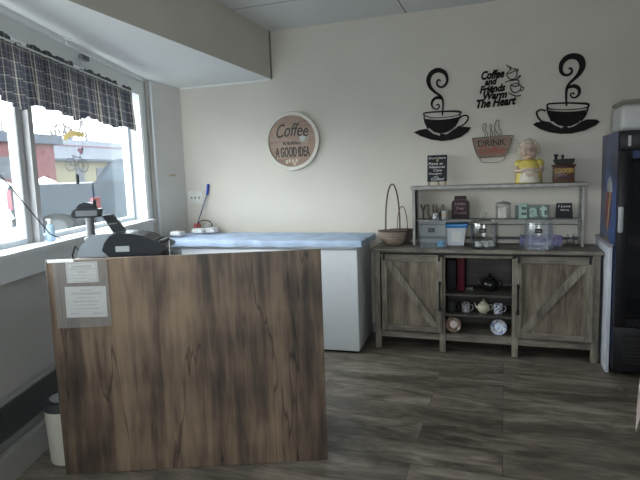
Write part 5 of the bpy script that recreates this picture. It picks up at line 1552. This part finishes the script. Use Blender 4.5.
b = MB().rbox(FX0 + .002, FX1 - .002, FF - .045, FF - .002, 0.04, 0.365, .006)
gr2 = b.build('kick_plate', BLK, fr)
g = MB()
for i in range(9): g.box(FX0 + .06, FX1 - .06, FF - .052, FF - .0455, 0.10 + i * .026, 0.112 + i * .026)
g.build('grille_slats', mat('cooler_slats', (0.03, 0.03, 0.032), 0.4), gr2)
for z in (0.62, 0.87, 1.12, 1.36):
    g = MB().box(FX0 + .04, FX1 - .04, FF + .012, FF + .02, z - .012, z + .012)
    for i in range(14): g.tube([(FX0 + .06 + i * .047, FF + .02, z), (FX0 + .06 + i * .047, FB - .04, z)], .0025, 5)
    g.build('wire_shelf', mat('white_coated_wire', (0.30, 0.31, 0.34), 0.4), fr)
MB().box(FX0 + .06, FX1 - .06, FF + .03, FB - .08, 0.38, 0.44).build('bottom_tray', mat('pale_tray', (0.30, 0.31, 0.36), 0.4), fr)
for x in (FX0 + .03, FX1 - .07):
    for y in (FF + .02, FB - .06): MB().box(x, x + .04, y, y + .04, 0, .0295).build('foot', BLK, fr)

st = thing('storage_tub', 'translucent white plastic tub with a clear lid on top of the drinks cooler', 'tub', (0.93, 4.42, 1.736))
MB().rbox(0.765, 1.19, 4.26, 4.60, 1.7365, 1.925, .035, 4).build('tub_body', mat('translucent_white', (0.50, 0.50, 0.50), 0.35, var=.04), st)
MB().rbox(0.762, 1.193, 4.257, 4.603, 1.9255, 1.955, .014, 3).build('lid', glass('cloudy_lid', (0.75, 0.76, 0.72), .08, .1, haze=.15, hcol=(.5, .5, .46)), st)

# ------------------------------------------------------------------ small draped table whose cloth corner just shows
tb = thing('side_table', 'small square table under the pale pink tablecloth', 'table', (1.12, 2.2, 0))
TWD = mat('plain_table_wood', (0.25, 0.18, 0.12), 0.5)
MB().rbox(0.70, 1.55, 1.75, 2.58, 0.70, 0.73, .004, 1).build('tabletop', TWD, tb)
for x in (0.76, 1.45):
    for y in (1.81, 2.48): MB().box(x, x + .04, y, y + .04, 0, .699).build('leg', TWD, tb)
cm = MB(); N_ = 60
for i in range(N_ + 1):
    for j in range(N_ + 1):
        X = 0.40 + (1.85 - 0.40) * i / N_; Y = 1.45 + (2.88 - 1.45) * j / N_
        dx = max(0.69 - X, 0, X - 1.56); dy = max(1.74 - Y, 0, Y - 2.59)
        d_ = math.hypot(dx, dy) if (dx and dy) else dx + dy
        z = 0.734 - (dx + dy) * 1.0 if not (dx and dy) else 0.734 - (dx + dy) * .82
        xx = min(max(X, 0.69), 1.56); yy_ = min(max(Y, 1.74), 2.59)
        o_ = .012 + .06 * min(d_, .3) * (0.5 + .5 * math.sin(X * 22 + Y * 17))
        if dx: xx += (-1 if X < 1 else 1) * o_
        if dy: yy_ += (-1 if Y < 2 else 1) * o_
        cm.v.append((xx, yy_, z))
cm.f = [(i * (N_ + 1) + j, (i + 1) * (N_ + 1) + j, (i + 1) * (N_ + 1) + j + 1, i * (N_ + 1) + j + 1) for i in range(N_) for j in range(N_)]
cm.smooth = [True] * len(cm.f)
solo(cm, 'tablecloth', mat('pale_pink_cloth', (0.62, 0.52, 0.50), 0.8, var=.05), 'pale pink tablecloth corner hanging at the edge of the picture', 'tablecloth', (1.12, 2.2, .734))
for o_ in (tb, bpy.data.objects['tablecloth']):
    o_.location.x -= 0.072
    o_.location.y += 0.07
